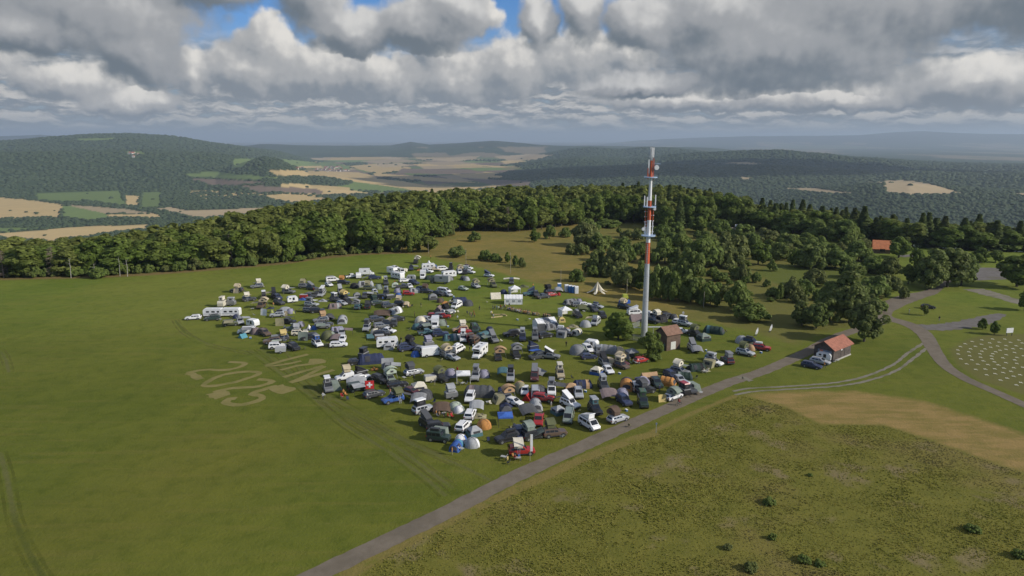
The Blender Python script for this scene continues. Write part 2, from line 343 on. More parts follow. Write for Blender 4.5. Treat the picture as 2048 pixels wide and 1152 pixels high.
trk = n.m('MULTIPLY', n.ramp(n.m('MULTIPLY_ADD', jit, .10, A('d_track')), .55, .15), n.ramp(nz1, .30, .5))
c = n.mix(n.m('MULTIPLY', trk, .55), c, n.mix(n.ramp(nz4, .45, .55), (.135, .128, .055), (.055, .07, .018)))
ff = n.mix(n.noise(pos, .02, 4), n.mix(1.0, n.attr('cover').outputs['Color'], (.85, .87, .85), 'MULTIPLY'), n.mix(1.0, n.attr('cover').outputs['Color'], (1.15, 1.13, 1.12), 'MULTIPLY'))
c = n.mix(A('far'), c, ff)
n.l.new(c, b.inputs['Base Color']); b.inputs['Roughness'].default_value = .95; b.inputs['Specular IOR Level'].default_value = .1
bp = n.new('ShaderNodeBump'); bp.inputs['Strength'].default_value = .55; bp.inputs['Distance'].default_value = .25
n.l.new(n.m('ADD', nz3, n.m('MULTIPLY', nz2, 1.2)), bp.inputs['Height']); n.l.new(bp.outputs[0], b.inputs['Normal'])
GROUND_MAT = gm

def npmesh(name, V, F, mats, attrs=None, mi=None, smooth=False):
    """large mesh from numpy arrays; F is (n,3) or (n,4)"""
    me = bpy.data.meshes.new(name); V = np.asarray(V, np.float32); F = np.asarray(F, np.int32); kq = F.shape[1]
    me.vertices.add(len(V)); me.vertices.foreach_set('co', V.ravel())
    me.loops.add(F.size); me.loops.foreach_set('vertex_index', F.ravel())
    me.polygons.add(len(F)); me.polygons.foreach_set('loop_start', np.arange(0, F.size, kq, dtype=np.int32)); me.polygons.foreach_set('loop_total', np.full(len(F), kq, np.int32))
    if mi is not None: me.polygons.foreach_set('material_index', np.asarray(mi, np.int32))
    if smooth: me.polygons.foreach_set('use_smooth', np.ones(len(F), bool))
    for m in mats: me.materials.append(m)
    me.update(calc_edges=True)
    for nm, arr in (attrs or {}).items():
        if arr.ndim == 1:
            a = me.attributes.new(nm, 'FLOAT', 'POINT'); a.data.foreach_set('value', arr.astype(np.float32))
        else:
            a = me.attributes.new(nm, 'FLOAT_COLOR', 'POINT'); a.data.foreach_set('color', np.c_[arr, np.ones(len(arr))].astype(np.float32).ravel())
    return me
def link(name, me, parent=None, **kw):
    o = bpy.data.objects.new(name, me); COL.objects.link(o)
    if parent is not None: o.parent = parent
    for a, v in kw.items():
        if v is not None: o[a] = v
    return o

# ------------------------------------------------------------------ ground sheet: one grid from under the camera to the horizon
az = np.concatenate([np.linspace(-math.pi, -.80, 90), np.linspace(-.795, .795, 900), np.linspace(.80, math.pi, 90)])
rr = [3.0]
while rr[-1] < 46000:
    d = rr[-1]; rr.append(d + (4 if d < 45 else min(max(d * d / 21000., .25), .0125 * d)))
rr = np.array(rr)
AA, RRg = np.meshgrid(az, rr); gx = (np.sin(AA) * RRg).ravel(); gy = (np.cos(AA) * RRg).ravel(); gz = height(gx, gy)
nr, na = len(rr), len(az)
i0 = (np.arange(nr - 1)[:, None] * na + np.arange(na - 1)[None, :]).ravel()
F = np.c_[i0, i0 + 1, i0 + na + 1, i0 + na]
rad = RRg.ravel(); near = rad < 700
def nearattr(fn, far_val):
    o = np.full(len(gx), far_val, float); o[near] = np.clip(fn(gx[near], gy[near]), -30, 30); return o
px_, py_ = proj(gx, gy, gz)
cover = np.zeros((len(gx), 3)); fmix = fbm(gx / 260, gy / 260, 3, 3)
cover[:] = (.042, .066, .03); cover += (fmix[:, None] - .45) * np.array((.035, .05, .02))
front = (gy > 200)
plainmask = (rad > 9000) & front
pm = fbm(gx / 1100, gy / 2600, 3, 11)
cover[plainmask & (pm > .50)] = (.20, .165, .10); cover[plainmask & (pm > .60)] = (.10, .13, .06)
hill = (gz > -90) & plainmask; cover[hill] = (.036, .055, .03)
# open floor of the valley: a patchwork of fields
vf = (gz < VAL + 22) & (rad > 3300) & (rad < 9500) & front & (px_ < 1080) & (px_ > 380)
cu = (gx * .92 + gy * .30) / 330 + fbm(gx / 600, gy / 600, 2, 61) * 1.1; cvv = (gy * .92 - gx * .30) / 620 + fbm(gx / 700, gy / 700, 2, 62) * 1.1
hsh = (np.floor(cu).astype(np.int64) * 7349 + np.floor(cvv).astype(np.int64) * 9151) % 97
pal = np.array([FLD['t'], FLD['g'], FLD['l'], FLD['b'], (.11, .15, .055), FLD['t'], (.22, .20, .09)]); cover[vf] = pal[hsh[vf] % 7] * (.8 + .3 * (hsh[vf] / 97.))[:, None]
isfield = np.zeros(len(gx), bool)
sel = front & (rad > 700); ids = np.nonzero(sel)[0]
wx = px_[ids] + (fbm(gx[ids] / 140, gy[ids] / 140, 2, 21) - .38) * 4; wy = py_[ids] + (fbm(gx[ids] / 200, gy[ids] / 200, 2, 31) - .38) * 1.6
for kd, pts in FIELDS:
    pl = list(zip(pts[0::2], pts[1::2])); hit = ids[inpoly(wx, wy, pl)]
    jitc = .88 + .24 * rng.random(); cover[hit] = np.array(FLD[kd]) * jitc; isfield[hit] = True
far = np.clip((rad - np.interp(np.arctan2(gx, gy), RPA, RPD) - 40) / 60, 0, 1)
attrs = dict(s_meadow=nearattr(lambda x, y: sdf(x, y, MEADOW), -30), s_hay=nearattr(lambda x, y: sdf(x, y, HAY), -30), s_dry=nearattr(lambda x, y: sdf(x, y, DRY), -30),
             s_lawn=nearattr(lambda x, y: sdf(x, y, LAWN), -30), s_circle=nearattr(lambda x, y: sdf(x, y, CIRCLE), -30),
             d_verge=nearattr(lambda x, y: np.minimum(segdist(x, y, VERGE), segdist(x, y, VERGE2) + .5), 30), d_edge=nearattr(lambda x, y: segdist(x, y, GP(EDGE)), 30),
             d_track=nearattr(lambda x, y: np.min([segdist(x, y, t) for t in TRACKS], 0), 30), far=far, cover=cover)
gme = npmesh('ground', np.c_[gx, gy, gz], F, [GROUND_MAT], attrs, smooth=True)
GROUND = link('ground', gme, kind='structure')

# ------------------------------------------------------------------ mesh builder
class MB:
    def __init__(s): s.v = []; s.f = []; s.m = []
    def add(s, vs_, fs, m=0):
        o = len(s.v); s.v += [tuple(v) for v in vs_]; s.f += [tuple(i + o for i in f) for f in fs]; s.m += [m] * len(fs)
    def box(s, c, d, m=0, rz=0., taper=1.0):
        x, y, z = d[0] / 2, d[1] / 2, d[2] / 2; vs_ = []
        for sz_, k_ in ((-1, 1.), (1, taper)):
            for a, b in ((-1, -1), (1, -1), (1, 1), (-1, 1)):
                px, py = a * x * k_, b * y * k_
                vs_.append((c[0] + px * math.cos(rz) - py * math.sin(rz), c[1] + px * math.sin(rz) + py * math.cos(rz), c[2] + sz_ * z))
        s.add(vs_, [(0, 3, 2, 1), (4, 5, 6, 7), (0, 1, 5, 4), (1, 2, 6, 5), (2, 3, 7, 6), (3, 0, 4, 7)], m)
    def loft(s, rings, m=0, cap=True, close=True):
        n = len(rings[0]); o = len(s.v)
        for r in rings: s.v += [tuple(p) for p in r]
        for i in range(len(rings) - 1):
            for j in range(n if close else n - 1):
                a = o + i * n + j; b = o + i * n + (j + 1) % n
                s.f.append((a, b, b + n, a + n)); s.m.append(m)
        if cap:
            s.f.append(tuple(o + j for j in reversed(range(n)))); s.m.append(m)
            s.f.append(tuple(o + (len(rings) - 1) * n + j for j in range(n))); s.m.append(m)
    def tube(s, p, q, r0, r1=None, n=8, m=0, cap=True):
        p = Vector(p); q = Vector(q); d = (q - p).normalized(); r1 = r0 if r1 is None else r1
        a = d.orthogonal().normalized(); b = d.cross(a)
        s.loft([[c + (a * math.cos(t) + b * math.sin(t)) * r for t in [2 * math.pi * i / n for i in range(n)]] for c, r in ((p, r0), (q, r1))], m, cap)
    def prism(s, prof, hw, m=0, axis='y', inset=0.):
        """side profile (x,z) extruded across the width"""
        a = [(x, -hw, z) for x, z in prof]; b_ = [(x, hw, z) for x, z in prof]
        if axis == 'x': a = [(y, x, z) for x, y, z in a]; b_ = [(y, x, z) for x, y, z in b_]
        s.loft([a, b_], m)
    def sheet(s, fn, nu, nv, m=0):
        o = len(s.v)
        for i in range(nu + 1):
            for j in range(nv + 1): s.v.append(tuple(fn(i / nu, j / nv)))
        for i in range(nu):
            for j in range(nv):
                a = o + i * (nv + 1) + j; s.f.append((a, a + nv + 1, a + nv + 2, a + 1)); s.m.append(m)
    def mesh(s, name, mats, smooth=False):
        me = bpy.data.meshes.new(name); me.from_pydata(s.v, [], s.f)
        for mm in mats: me.materials.append(mm)
        me.polygons.foreach_set('material_index', s.m)
        if smooth: me.polygons.foreach_set('use_smooth', [True] * len(s.f))
        me.update(); return me
def empty(name, loc, rz=0., **kw):
    o = bpy.data.objects.new(name, None); COL.objects.link(o); o.location = loc; o.rotation_euler = (0, 0, rz); o.empty_display_size = .3
    for a, v in kw.items():
        if v is not None: o[a] = v
    return o

# ------------------------------------------------------------------ trees
BARK = plain('bark', (.10, .082, .062), .9, scale=2, var=.3)
BIRCH = plain('pale_bark', (.36, .34, .30), .9, scale=2, var=.3)
DEADW = plain('dead_wood', (.20, .155, .125), .9, scale=2, var=.25)
LEAF = leafmat('broadleaf_foliage', (.125, .185, .034), (.170, .230, .046), (.205, .230, .060), .45)
LEAFB = leafmat('shrub_foliage', (.150, .215, .050), (.195, .255, .064), (.200, .215, .080), .45)
LEAFP = leafmat('poplar_foliage', (.165, .220, .062), (.21, .255, .080), (.16, .195, .06), .45)
NEEDLE = leafmat('spruce_needles', (.090, .132, .037), (.115, .155, .044), (.11, .132, .044), .3)
FARLEAF = leafmat('distant_foliage', (.046, .074, .033), (.056, .086, .036), (.052, .076, .034), .1, .12)
def quads(P, N, size, rg, asp=1.0):
    """small leaf-spray faces at P turned to N"""
    n = len(P); N = N / (np.linalg.norm(N, axis=1, keepdims=True) + 1e-9)
    h = rg.normal(size=(n, 3)); U = np.cross(N, h); U /= np.linalg.norm(U, axis=1, keepdims=True) + 1e-9; Vv = np.cross(N, U)
    s = (size * rg.uniform(.55, 1.35, n))[:, None]; U = U * s; Vv = Vv * s * asp
    bend = N * s * rg.uniform(-.35, .15, (n, 1))
    V = np.stack([P - U - Vv * .6 + bend, P + U * .8 - Vv, P + U + Vv * .7 + bend, P - U * .7 + Vv], 1).reshape(-1, 3)
    return V, np.arange(4 * n).reshape(n, 4)
def crown_pts(rg, rad, z0, z1, nl, nleaf, leaf, flat=1.0, shape='round', lob=(.34, .52)):
    cz, hz_ = (z0 + z1) / 2, (z1 - z0) / 2; C = []
    if shape == 'dome': cz, hz_ = z0 + (z1 - z0) * .34, (z1 - z0) * .66
    while len(C) < nl:
        d = rg.normal(size=3); d /= np.linalg.norm(d); q = rg.uniform(.30, .88)
        if shape == 'dome' and d[2] < -.42: continue
        w = 1.0
        if shape == 'oval': w = 1.0 - .35 * max(d[2], 0)
        C.append((d[0] * q * rad * w, d[1] * q * rad * w, cz + d[2] * q * hz_, rg.uniform(*lob) * rad))
    C = np.array(C); li = rg.integers(0, nl, nleaf); d = rg.normal(size=(nleaf, 3)); d /= np.linalg.norm(d, axis=1, keepdims=True)
    c = C[li, :3]; out = (c - np.array((0, 0, cz - hz_ * .3))); out /= np.linalg.norm(out, axis=1, keepdims=True) + 1e-6
    d = d + out * .55; d /= np.linalg.norm(d, axis=1, keepdims=True)
    rl = (C[li, 3] * rg.uniform(.86, 1.07, nleaf))[:, None]; P = c + d * rl * np.array((1, 1, flat))
    P[:, 2] = np.maximum(P[:, 2], z0 * .6 + .15)
    N = d + rg.normal(size=d.shape) * .32 + np.array((0, 0, .18))
    return quads(P, N, leaf * .96, rg)
def trunk_mesh(name, rg, h, r, m, limbs=4, lean=.03):
    mb = MB(); top = (rg.normal() * lean * h, rg.normal() * lean * h, h); mid = (top[0] * .35, top[1] * .35, h * .5)
    mb.tube((0, 0, -.3), mid, r, r * .72, 7); mb.tube(mid, top, r * .72, r * .2, 6)
    for i in range(limbs):
        a = rg.uniform(0, 6.28); z = h * rg.uniform(.4, .75); l = h * rg.uniform(.18, .3)
        mb.tube((top[0] * z / h * .7, top[1] * z / h * .7, z), (math.cos(a) * l, math.sin(a) * l, z + l * .8), r * .38, r * .1, 5)
    return mb.mesh(name, [m])
rg = np.random.default_rng(3)
def tree_kind(kind, n, lod=1.0):
    out = []
    for i in range(n):
        if kind == 'broadleaf':
            V, F = crown_pts(rg, 4.7, .7, 17, 34, int(3300 * lod), .52 / lod ** .5, shape='oval', lob=(.27, .48)); m = LEAF; t = trunk_mesh('trunk', rg, 12.5, .27, BARK)
        elif kind == 'conifer':
            nl = int(1100 * lod); q = rg.uniform(0, 1, nl) ** .75; z = 1.2 + q * 18.6; rad = 3.1 * (1 - q) ** .85 + .12
            lay = .75 + .25 * np.abs(np.sin(z * 2.4)); a = rg.uniform(0, 6.283, nl); rr_ = rad * lay * rg.uniform(.55, 1.05, nl)
            P = np.c_[np.cos(a) * rr_, np.sin(a) * rr_, z - rr_ * .25]; N = np.c_[np.cos(a) * .7, np.sin(a) * .7, np.full(nl, .75)] + rg.normal(size=(nl, 3)) * .25
            V, F = quads(P, N, .46 / lod ** .5, rg); m = NEEDLE; t = trunk_mesh('trunk', rg, 19, .22, BARK, 0, .005)
        elif kind == 'bush':
            V, F = crown_pts(rg, .96, .02, 1.35, 46, 2900, .075, shape='dome', lob=(.16, .32)); m = LEAFB; t = trunk_mesh('stem', rg, .8, .05, BARK, 3)
        elif kind == 'round':
            V, F = crown_pts(rg, 1.0, .12, 2.25, 44, 3000, .085, shape='oval', lob=(.18, .36)); m = LEAF; t = trunk_mesh('trunk', rg, 1.5, .075, BARK, 4)
        elif kind == 'poplar':
            V, F = crown_pts(rg, 1.0, .04, 2.9, 75, 4200, .075, shape='oval', lob=(.17, .30)); m = LEAFP; t = trunk_mesh('trunk', rg, 2.5, .07, BARK, 6)
        me = npmesh('crown', V, F, [m], smooth=False); out.append((me, t))
    return out
KINDS = {'broadleaf': tree_kind('broadleaf', 6), 'conifer': tree_kind('conifer', 3), 'bush': tree_kind('bush', 6), 'round': tree_kind('round', 3), 'poplar': tree_kind('poplar', 3)}
def put_tree(kind, name, x, y, sx_, sz_, label, cat, group, rz=None, z=None):
    me, t = KINDS[kind][int(rg.integers(0, len(KINDS[kind])))]
    o = empty(name, (x, y, float(height(np.array([x]), np.array([y]))[0]) if z is None else z), rg.uniform(0, 6.28) if rz is None else rz, label=label, category=cat, group=group)
    o.scale = (sx_, sx_, sz_)
    link('stem' if kind == 'bush' else 'trunk', t, o); link('crown', me, o)
    return o
# the wood around the hilltop
WEDGE = np.array([azel(p, y)[0] for p, y in EDGE] + [azel(p, y)[0] for p, y in ((880, 471), (905, 464), (1060, 463), (1130, 455), (1200, 448), (1290, 447), (1340, 462), (1450, 455), (1560, 468), (1620, 474), (1720, 480), (1800, 489), (1840, 496), (1960, 502), (2048, 500), (2300, 520), (2600, 540))])
_ep = [G(*p) for p in EDGE] + [G(*p) for p in ((880, 471), (905, 464), (1060, 463), (1130, 455), (1200, 448), (1290, 447), (1340, 462), (1450, 455), (1560, 468), (1620, 474), (1720, 480), (1800, 489), (1840, 496), (1960, 502), (2048, 500), (2300, 520), (2600, 540))]
WR = np.array([math.hypot(*p) for p in _ep])
cand = []
for yy in np.arange(150, 620, 6.4):
    for xx in np.arange(-520, 560, 6.4):
        x = xx + rg.uniform(-2.6, 2.6); y = yy + rg.uniform(-2.6, 2.6); a = math.atan2(x, y); r = math.hypot(x, y)
        e = np.interp(a, WEDGE, WR); rp = np.interp(a, RPA, RPD)
        if r > e + 2.5 and r < rp + 62 and abs(a) < .80: cand.append((r - e, x, y, a, r))
cand.sort()
def con_prob(a):          # spruce share across the view
    px = 1024 + 1370 * math.tan(a)
    return float(np.interp(px, [900, 1150, 1350, 1480, 1800, 1950, 2048], [.02, .06, .22, .55, .55, .35, .25]))
ORNG = bpy.data.meshes
stuffV = []; stuffF = []; stuffM = []; off = 0; nb = nc = 0
lodB = [crown_pts(rg, 4.7, .7, 17, 20, 620, .86, shape='oval') for _ in range(4)]
def lodc():
    nl = 420; q = rg.uniform(0, 1, nl) ** .75; z = 1.2 + q * 18.6; rad = 3.1 * (1 - q) ** .85 + .12; a = rg.uniform(0, 6.283, nl); r_ = rad * rg.uniform(.6, 1.05, nl)
    return quads(np.c_[np.cos(a) * r_, np.sin(a) * r_, z - r_ * .25], np.c_[np.cos(a) * .7, np.sin(a) * .7, np.full(nl, .75)] + rg.normal(size=(nl, 3)) * .25, .75, rg)
lodC = [lodc() for _ in range(3)]
for (de, x, y, a, r) in cand:
    deep = np.interp(de, [0, 40], [.35, 1.0])
    is_c = rg.random() < con_prob(a) * deep
    h = rg.uniform(.82, 1.14); w = rg.uniform(.85, 1.2)
    pxx = 1024 + 1370 * math.tan(a)
    if pxx > 1500 and not is_c: h *= .72
    if is_c: h *= np.interp(pxx, [1300, 1500, 2048], [.92, .84, .80]) * rg.uniform(.8, 1.08); w *= 1.25
    w *= 1.18
    if a < -.30: h *= float(np.interp(a, [-.9, -.60, -.50, -.30], [.62, .64, .74, 1.0]))
    z = float(height(np.array([x]), np.array([y]))[0])
    if not is_c and nb < 295 and abs(a) < .70:
        nb += 1
        lab = 'broadleaf tree with dense green crown in the wood behind the camp field' if a < -.08 else ('broadleaf tree with rounded crown in the wood behind the dry knoll' if a < .2 else 'low broadleaf tree with mid green crown beyond the car park road')
        put_tree('broadleaf', 'broadleaf_tree', x, y, w, h * .96, lab, 'tree', 'trees of the wood around the hilltop', z=z)
    elif is_c and nc < 150 and abs(a) < .70:
        nc += 1
        put_tree('conifer', 'spruce_tree', x, y, w, h, 'dark pointed spruce in the wood on the hilltop', 'tree', 'spruces of the wood around the hilltop', z=z)
    else:
        V, F = (lodC if is_c else lodB)[int(rg.integers(0, 3))]
        t = rg.uniform(0, 6.28); ct, st = math.cos(t), math.sin(t)
        Vx = np.c_[(V[:, 0] * ct - V[:, 1] * st) * w + x, (V[:, 0] * st + V[:, 1] * ct) * w + y, V[:, 2] * h + z]
        stuffV.append(Vx); stuffF.append(F + off); stuffM.append(np.full(len(F), 1 if is_c else 0)); off += len(Vx)
link('forest', npmesh('forest', np.concatenate(stuffV), np.concatenate(stuffF), [LEAF, NEEDLE], mi=np.concatenate(stuffM)), kind='stuff', label='rest of the wood closing the hilltop behind the nearest trees', category='forest')
print('wood', len(cand), nb, nc)
# woodland over the hills far away: one mass of crowns
N = 125000
a = rg.uniform(-.78, .78, N); r = np.exp(rg.uniform(math.log(640), math.log(8500), N)); x = np.sin(a) * r; y = np.cos(a) * r
z = height(x, y); pxx, pyy = proj(x, y, z); ok = np.ones(N, bool); fl = np.zeros(N, bool)
for kd, pts in FIELDS: fl |= inpoly(pxx, pyy, list(zip(pts[0::2], pts[1::2])))
hedge = (fbm(x / 180, y / 420, 2, 77) > .60) & (rg.random(N) < .35)
ok &= ~fl | (rg.random(N) < .006) | (hedge & (rg.random(N) < .25))
rim = np.interp(a, RPA, RPD) + 60; ok &= r > rim
# open valley floor: only copses
valley = (z < VAL + 22) & (r > 3600) & (pxx < 1080) & (pxx > 380)
ok &= ~valley | (fbm(x / 420, y / 700, 3, 91) > .58)
x, y, z, r = x[ok], y[ok], z[ok], r[ok]; n_ = len(x)
th = np.linspace(0, 2 * np.pi, 7)[:-1]
base = np.concatenate([np.c_[np.cos(th), np.sin(th), np.full(6, -.5)], np.c_[np.cos(th + .5) * .8, np.sin(th + .5) * .8, np.full(6, .45)], [[0, 0, 1.0]]])
fb = [(i, (i + 1) % 6, 6 + i) for i in range(6)] + [((i + 1) % 6, 6 + (i + 1) % 6, 6 + i) for i in range(6)] + [(6 + i, 6 + (i + 1) % 6, 12) for i in range(6)]
fb = np.array(fb); rad_ = np.clip(r * .0021, 4.0, 14) * rg.uniform(.6, 1.3, n_)
V = base[None] * rad_[:, None, None] * (1 + rg.normal(size=(n_, 13, 1)) * .16) * np.array((1.3, 1.3, .6)); V += np.c_[x, y, z + 2.5][:, None, :]
F = fb[None] + (np.arange(n_) * 13)[:, None, None]
link('woodland', npmesh('woodland', V.reshape(-1, 3), F.reshape(-1, 3), [FARLEAF]), kind='stuff', label='woods covering the hills and copses of the far valley', category='woodland')
# ---- single trees and bushes traced on the dry knoll and in the scrub: left, right, foot (px), height (px), kind
SCRUB = [(934,963,486,19,'b'),(895,936,518,21,'b'),(955,984,524,20,'b'),(978,1006,527,17,'b'),(1008,1022,528,21,'r'),(1024,1040,534,20,'b'),(1036,1053,538,20,'b'),(1059,1080,487,28,'r'),(1026,1052,466,30,'r'),
 (1086,1113,481,26,'b'),(1121,1142,477,19,'b'),(1150,1206,497,46,'r'),(1180,1214,503,32,'b'),(1133,1155,511,21,'b'),(1152,1178,512,22,'b'),(1141,1166,566,26,'b'),(1160,1195,466,26,'b'),(1192,1238,458,15,'b'),
 (1174,1214,553,48,'b'),(1204,1252,556,52,'r'),(1230,1276,578,44,'b'),(1226,1268,528,46,'r'),(1275,1293,513,22,'b'),(1270,1300,580,52,'b'),(1290,1318,590,48,'b'),(1309,1356,531,48,'b'),(1304,1342,604,66,'b'),(1330,1362,606,60,'r'),
 (1356,1406,567,62,'r'),(1360,1410,609,50,'b'),(1406,1440,616,48,'r'),(1438,1466,606,30,'b'),(1457,1502,628,58,'b'),(1380,1442,538,64,'r'),(1431,1492,535,62,'r'),(1465,1500,562,30,'b'),(1429,1456,566,20,'b'),(1339,1368,474,26,'b'),
 (1233,1243,470,13,'r'),(1268,1278,470,13,'r'),(1499,1542,533,48,'r'),(1542,1580,524,36,'b'),(1580,1606,537,40,'r'),(1603,1653,541,44,'b'),(1651,1704,541,38,'b'),(1699,1748,527,40,'r'),(1728,1780,550,32,'b'),(1538,1554,545,22,'r'),
 (1505,1521,568,22,'r'),(1528,1541,576,14,'b'),(1553,1566,603,32,'r'),(1570,1602,600,40,'b'),(1592,1626,598,38,'b'),(1617,1654,576,32,'b'),(1480,1494,566,36,'r'),(1478,1534,647,34,'b'),(1476,1494,620,52,'b'),
 (1590,1626,656,52,'p'),(1618,1656,662,58,'p'),(1640,1690,650,84,'p'),(1678,1734,652,108,'p'),(1708,1764,690,96,'p'),(1734,1782,602,44,'b'),(1622,1666,480,34,'b'),(1664,1722,487,42,'b'),(1563,1624,473,32,'b'),
 (1842,1892,584,84,'p'),(1876,1932,580,90,'p'),(1908,1954,576,72,'p'),(1782,1808,585,28,'b'),(1806,1836,572,44,'r'),(1770,1800,556,36,'b'),(2012,2088,580,72,'r'),(1950,1982,530,30,'r'),(1983,2008,528,26,'r'),(1844,1857,634,24,'r'),(1959,1977,662,22,'r'),(1982,2003,673,26,'r'),
 (1208,1270,686,54,'r'),(1280,1325,722,58,'r'),(1290,1322,724,16,'b'),(2040,2070,625,40,'r'),(1757,1790,584,30,'b'),(1800,1822,600,24,'b'),(1742,1775,628,26,'b'),(1690,1730,560,30,'b'),
 (775,812,506,38,'b'),(806,842,508,38,'r'),(836,876,508,36,'r'),(868,905,476,24,'b'),(893,910,474,24,'b'),(45,80,558,18,'b'),(168,210,560,24,'b'),(1205,1222,442,10,'b'),(1560,1600,498,26,'b'),(1620,1660,506,28,'b'),(1450,1480,506,30,'b'),(1400,1432,500,34,'r'),(1344,1380,506,40,'r'),
 (1496,1524,506,34,'b'),(1512,1556,488,26,'r'),(1470,1510,482,28,'b'),(1560,1590,520,30,'r'),(1310,1340,480,26,'b'),(1422,1460,474,30,'b'),(1380,1420,468,30,'r'),(1780,1830,520,40,'r'),(1824,1850,540,44,'r')]
TREE_ITEMS = []
_g = random.Random(5)
for _i in range(170):
    _x, _y = _g.uniform(1180, 1760), _g.uniform(478, 612)
    if _x > 1500 and 528 < _y < 585 and _x < 1745: continue
    if _y > 600 - (1300 - _x) * .25 and _x < 1300: continue
    if _y > 560 + (_x - 1300) * .28 and _x > 1300: continue
    _w = _g.uniform(10, 26); SCRUB.append((_x - _w / 2, _x + _w / 2, _y, _w * _g.uniform(.6, 1.0), _g.choice('bbbr')))
for (l, r_, yb, hp, kd) in SCRUB:
    px = (l + r_) / 2
    x, y = G(px, yb - 2); s = math.hypot(y, CAMH) / FPX; wm = (r_ - l) * s; hm = hp * s * 1.06
    y += wm * .30
    if kd == 'r' and 1120 < px < 1800 and yb < 640 and rg.random() < .8: kd = 'b'
    if kd == 'b' and 1120 < px < 1800: wm *= 1.34
    if kd == 'b': o = put_tree('bush', 'bush', x, y, wm * .50, hm / 1.42, '', 'bush', 'bushes and trees of the scrub'); ph = 'bush'
    elif kd == 'r': o = put_tree('round', 'round_tree', x, y, wm * .53, hm / 2.35, '', 'tree', 'bushes and trees of the scrub'); ph = 'tree'
    else: o = put_tree('poplar', 'poplar_tree', x, y, wm * .66, hm / 2.95, '', 'tree', 'tall pale green trees by the road'); ph = 'poplar'
    TREE_ITEMS.append(dict(o=o, px=px, py=yb, w=wm, h=hm, ph=ph, x=x, y=y))
for _i in range(46):
    _px = -40 + _i * 20.5 + _g.uniform(-8, 8); _yb = float(np.interp(_px, [p for p, q in EDGE], [q for p, q in EDGE])) + _g.uniform(-3, .5)
    if _px > 790: _yb = float(np.interp(_px, [790, 880, 905, 1060], [503, 471, 465, 464]))
    x, y = G(_px, _yb); put_tree('bush', 'edge_shrub', x, y + 1.5, _g.uniform(1.8, 3.2), _g.uniform(1.6, 3.4), 'leafy green shrub at the foot of the wood', 'shrub', 'shrubs along the foot of the wood')
# bare trees at the wood's edge
def dead_mesh(h, seed):
    g = np.random.default_rng(seed); mb = MB(); mb.tube((0, 0, 0), (.2, .1, h), .2, .03, 6)
    for i in range(90):
        z = h * g.uniform(.12, .98); a_ = g.uniform(0, 6.28); l = (1 - z / h) * 2.3 + .5
        mb.tube((0, 0, z), (math.cos(a_) * l, math.sin(a_) * l, z - l * .15 + g.uniform(-.2, .3)), .045, .015, 3, 0, False)
        for q in range(3):
            t = g.uniform(.3, 1); b2 = a_ + g.uniform(-.9, .9); p = Vector((math.cos(a_) * l * t, math.sin(a_) * l * t, z))
            mb.tube(p, p + Vector((math.cos(b2) * .7, math.sin(b2) * .7, g.uniform(-.3, .2))), .03, .01, 3, 0, False)
    return mb
for i, (px, yb, hp, lb) in enumerate([(108, 553, 62, 'bare brown dead conifer standing at the edge of the wood, second from left'), (465, 531, 66, 'bare brown dead conifer between green trees above the caravans'), (8, 556, 56, 'leaning bare dead conifer at the far left end of the wood'), (1016, 463, 50, 'bare reddish trunk at the corner of wood and dry knoll')]):
    x, y = G(px, yb); hm = hp * math.hypot(y, CAMH) / FPX
    o = empty('dead_tree', (x, y, 0), label=lb, category='tree', group='bare dead trees at the edge of the wood')
    g = np.random.default_rng(i + 40); mb = dead_mesh(hm, i)
    nv = 0; t = MB(); t.tube((0, 0, 0), (.2, .1, hm), .22, .03, 6); link('trunk', t.mesh('trunk', [DEADW]), o)
    link('branches', mb.mesh('branches', [DEADW]), o)
for i, (px, yb, hp) in enumerate([(142, 556, 40), (190, 557, 30), (255, 553, 34), (240, 552, 46), (68, 500, 30)]):
    x, y = G(px, yb); hm = hp * math.hypot(y, CAMH) / FPX; t = MB(); t.tube((0, 0, -.2), (.3, 0, hm * .6), .13, .09, 6); t.tube((.3, 0, hm * .6), (.1, 0, hm), .09, .03, 6)
    for q in range(5):
        a_ = q * 1.9; z = hm * (.5 + .1 * q); t.tube((.2, 0, z), (math.cos(a_) * 1.1, math.sin(a_) * 1.1, z + .7), .04, .015, 4)
    link('bare_trunk', t.mesh('bare_trunk', [BIRCH]), label='thin pale bare trunk at the front of the wood', category='tree', group='pale bare trunks at the left end of the wood').location = (x, y, 0)

# ------------------------------------------------------------------ roads, tracks and gravel
def roadmat(name, a, b_, c_, patch=.5):
    m, n, b = mat(name); pos = n.new('ShaderNodeNewGeometry').outputs['Position']
    f = n.noise(pos, .5, 5, .65); f2 = n.noise(pos, 5.0, 3, .7); f3 = n.noise(pos, .12, 3)
    c = n.mix(n.ramp(f, .35, .65), a, b_); c = n.mix(n.m('MULTIPLY', n.ramp(f3, .52, .66), patch), c, c_); c = n.mix(n.m('MULTIPLY', f2, .3), c, (.05, .045, .04))
    n.l.new(c, b.inputs['Base Color']); b.inputs['Roughness'].default_value = .92; b.inputs['Specular IOR Level'].default_value = .2
    return m
ASPH = roadmat('worn_asphalt', (.175, .145, .105), (.215, .180, .135), (.130, .110, .080))
GRAV = roadmat('pale_gravel', (.26, .235, .185), (.205, .19, .135), (.15, .15, .075), .8)
GREYG = roadmat('grey_gravel', (.19, .175, .16), (.15, .135, .12), (.135, .125, .075), .6)
MOWN = roadmat('mown_stubble', (.265, .225, .080), (.225, .198, .058), (.15, .152, .032), .55)
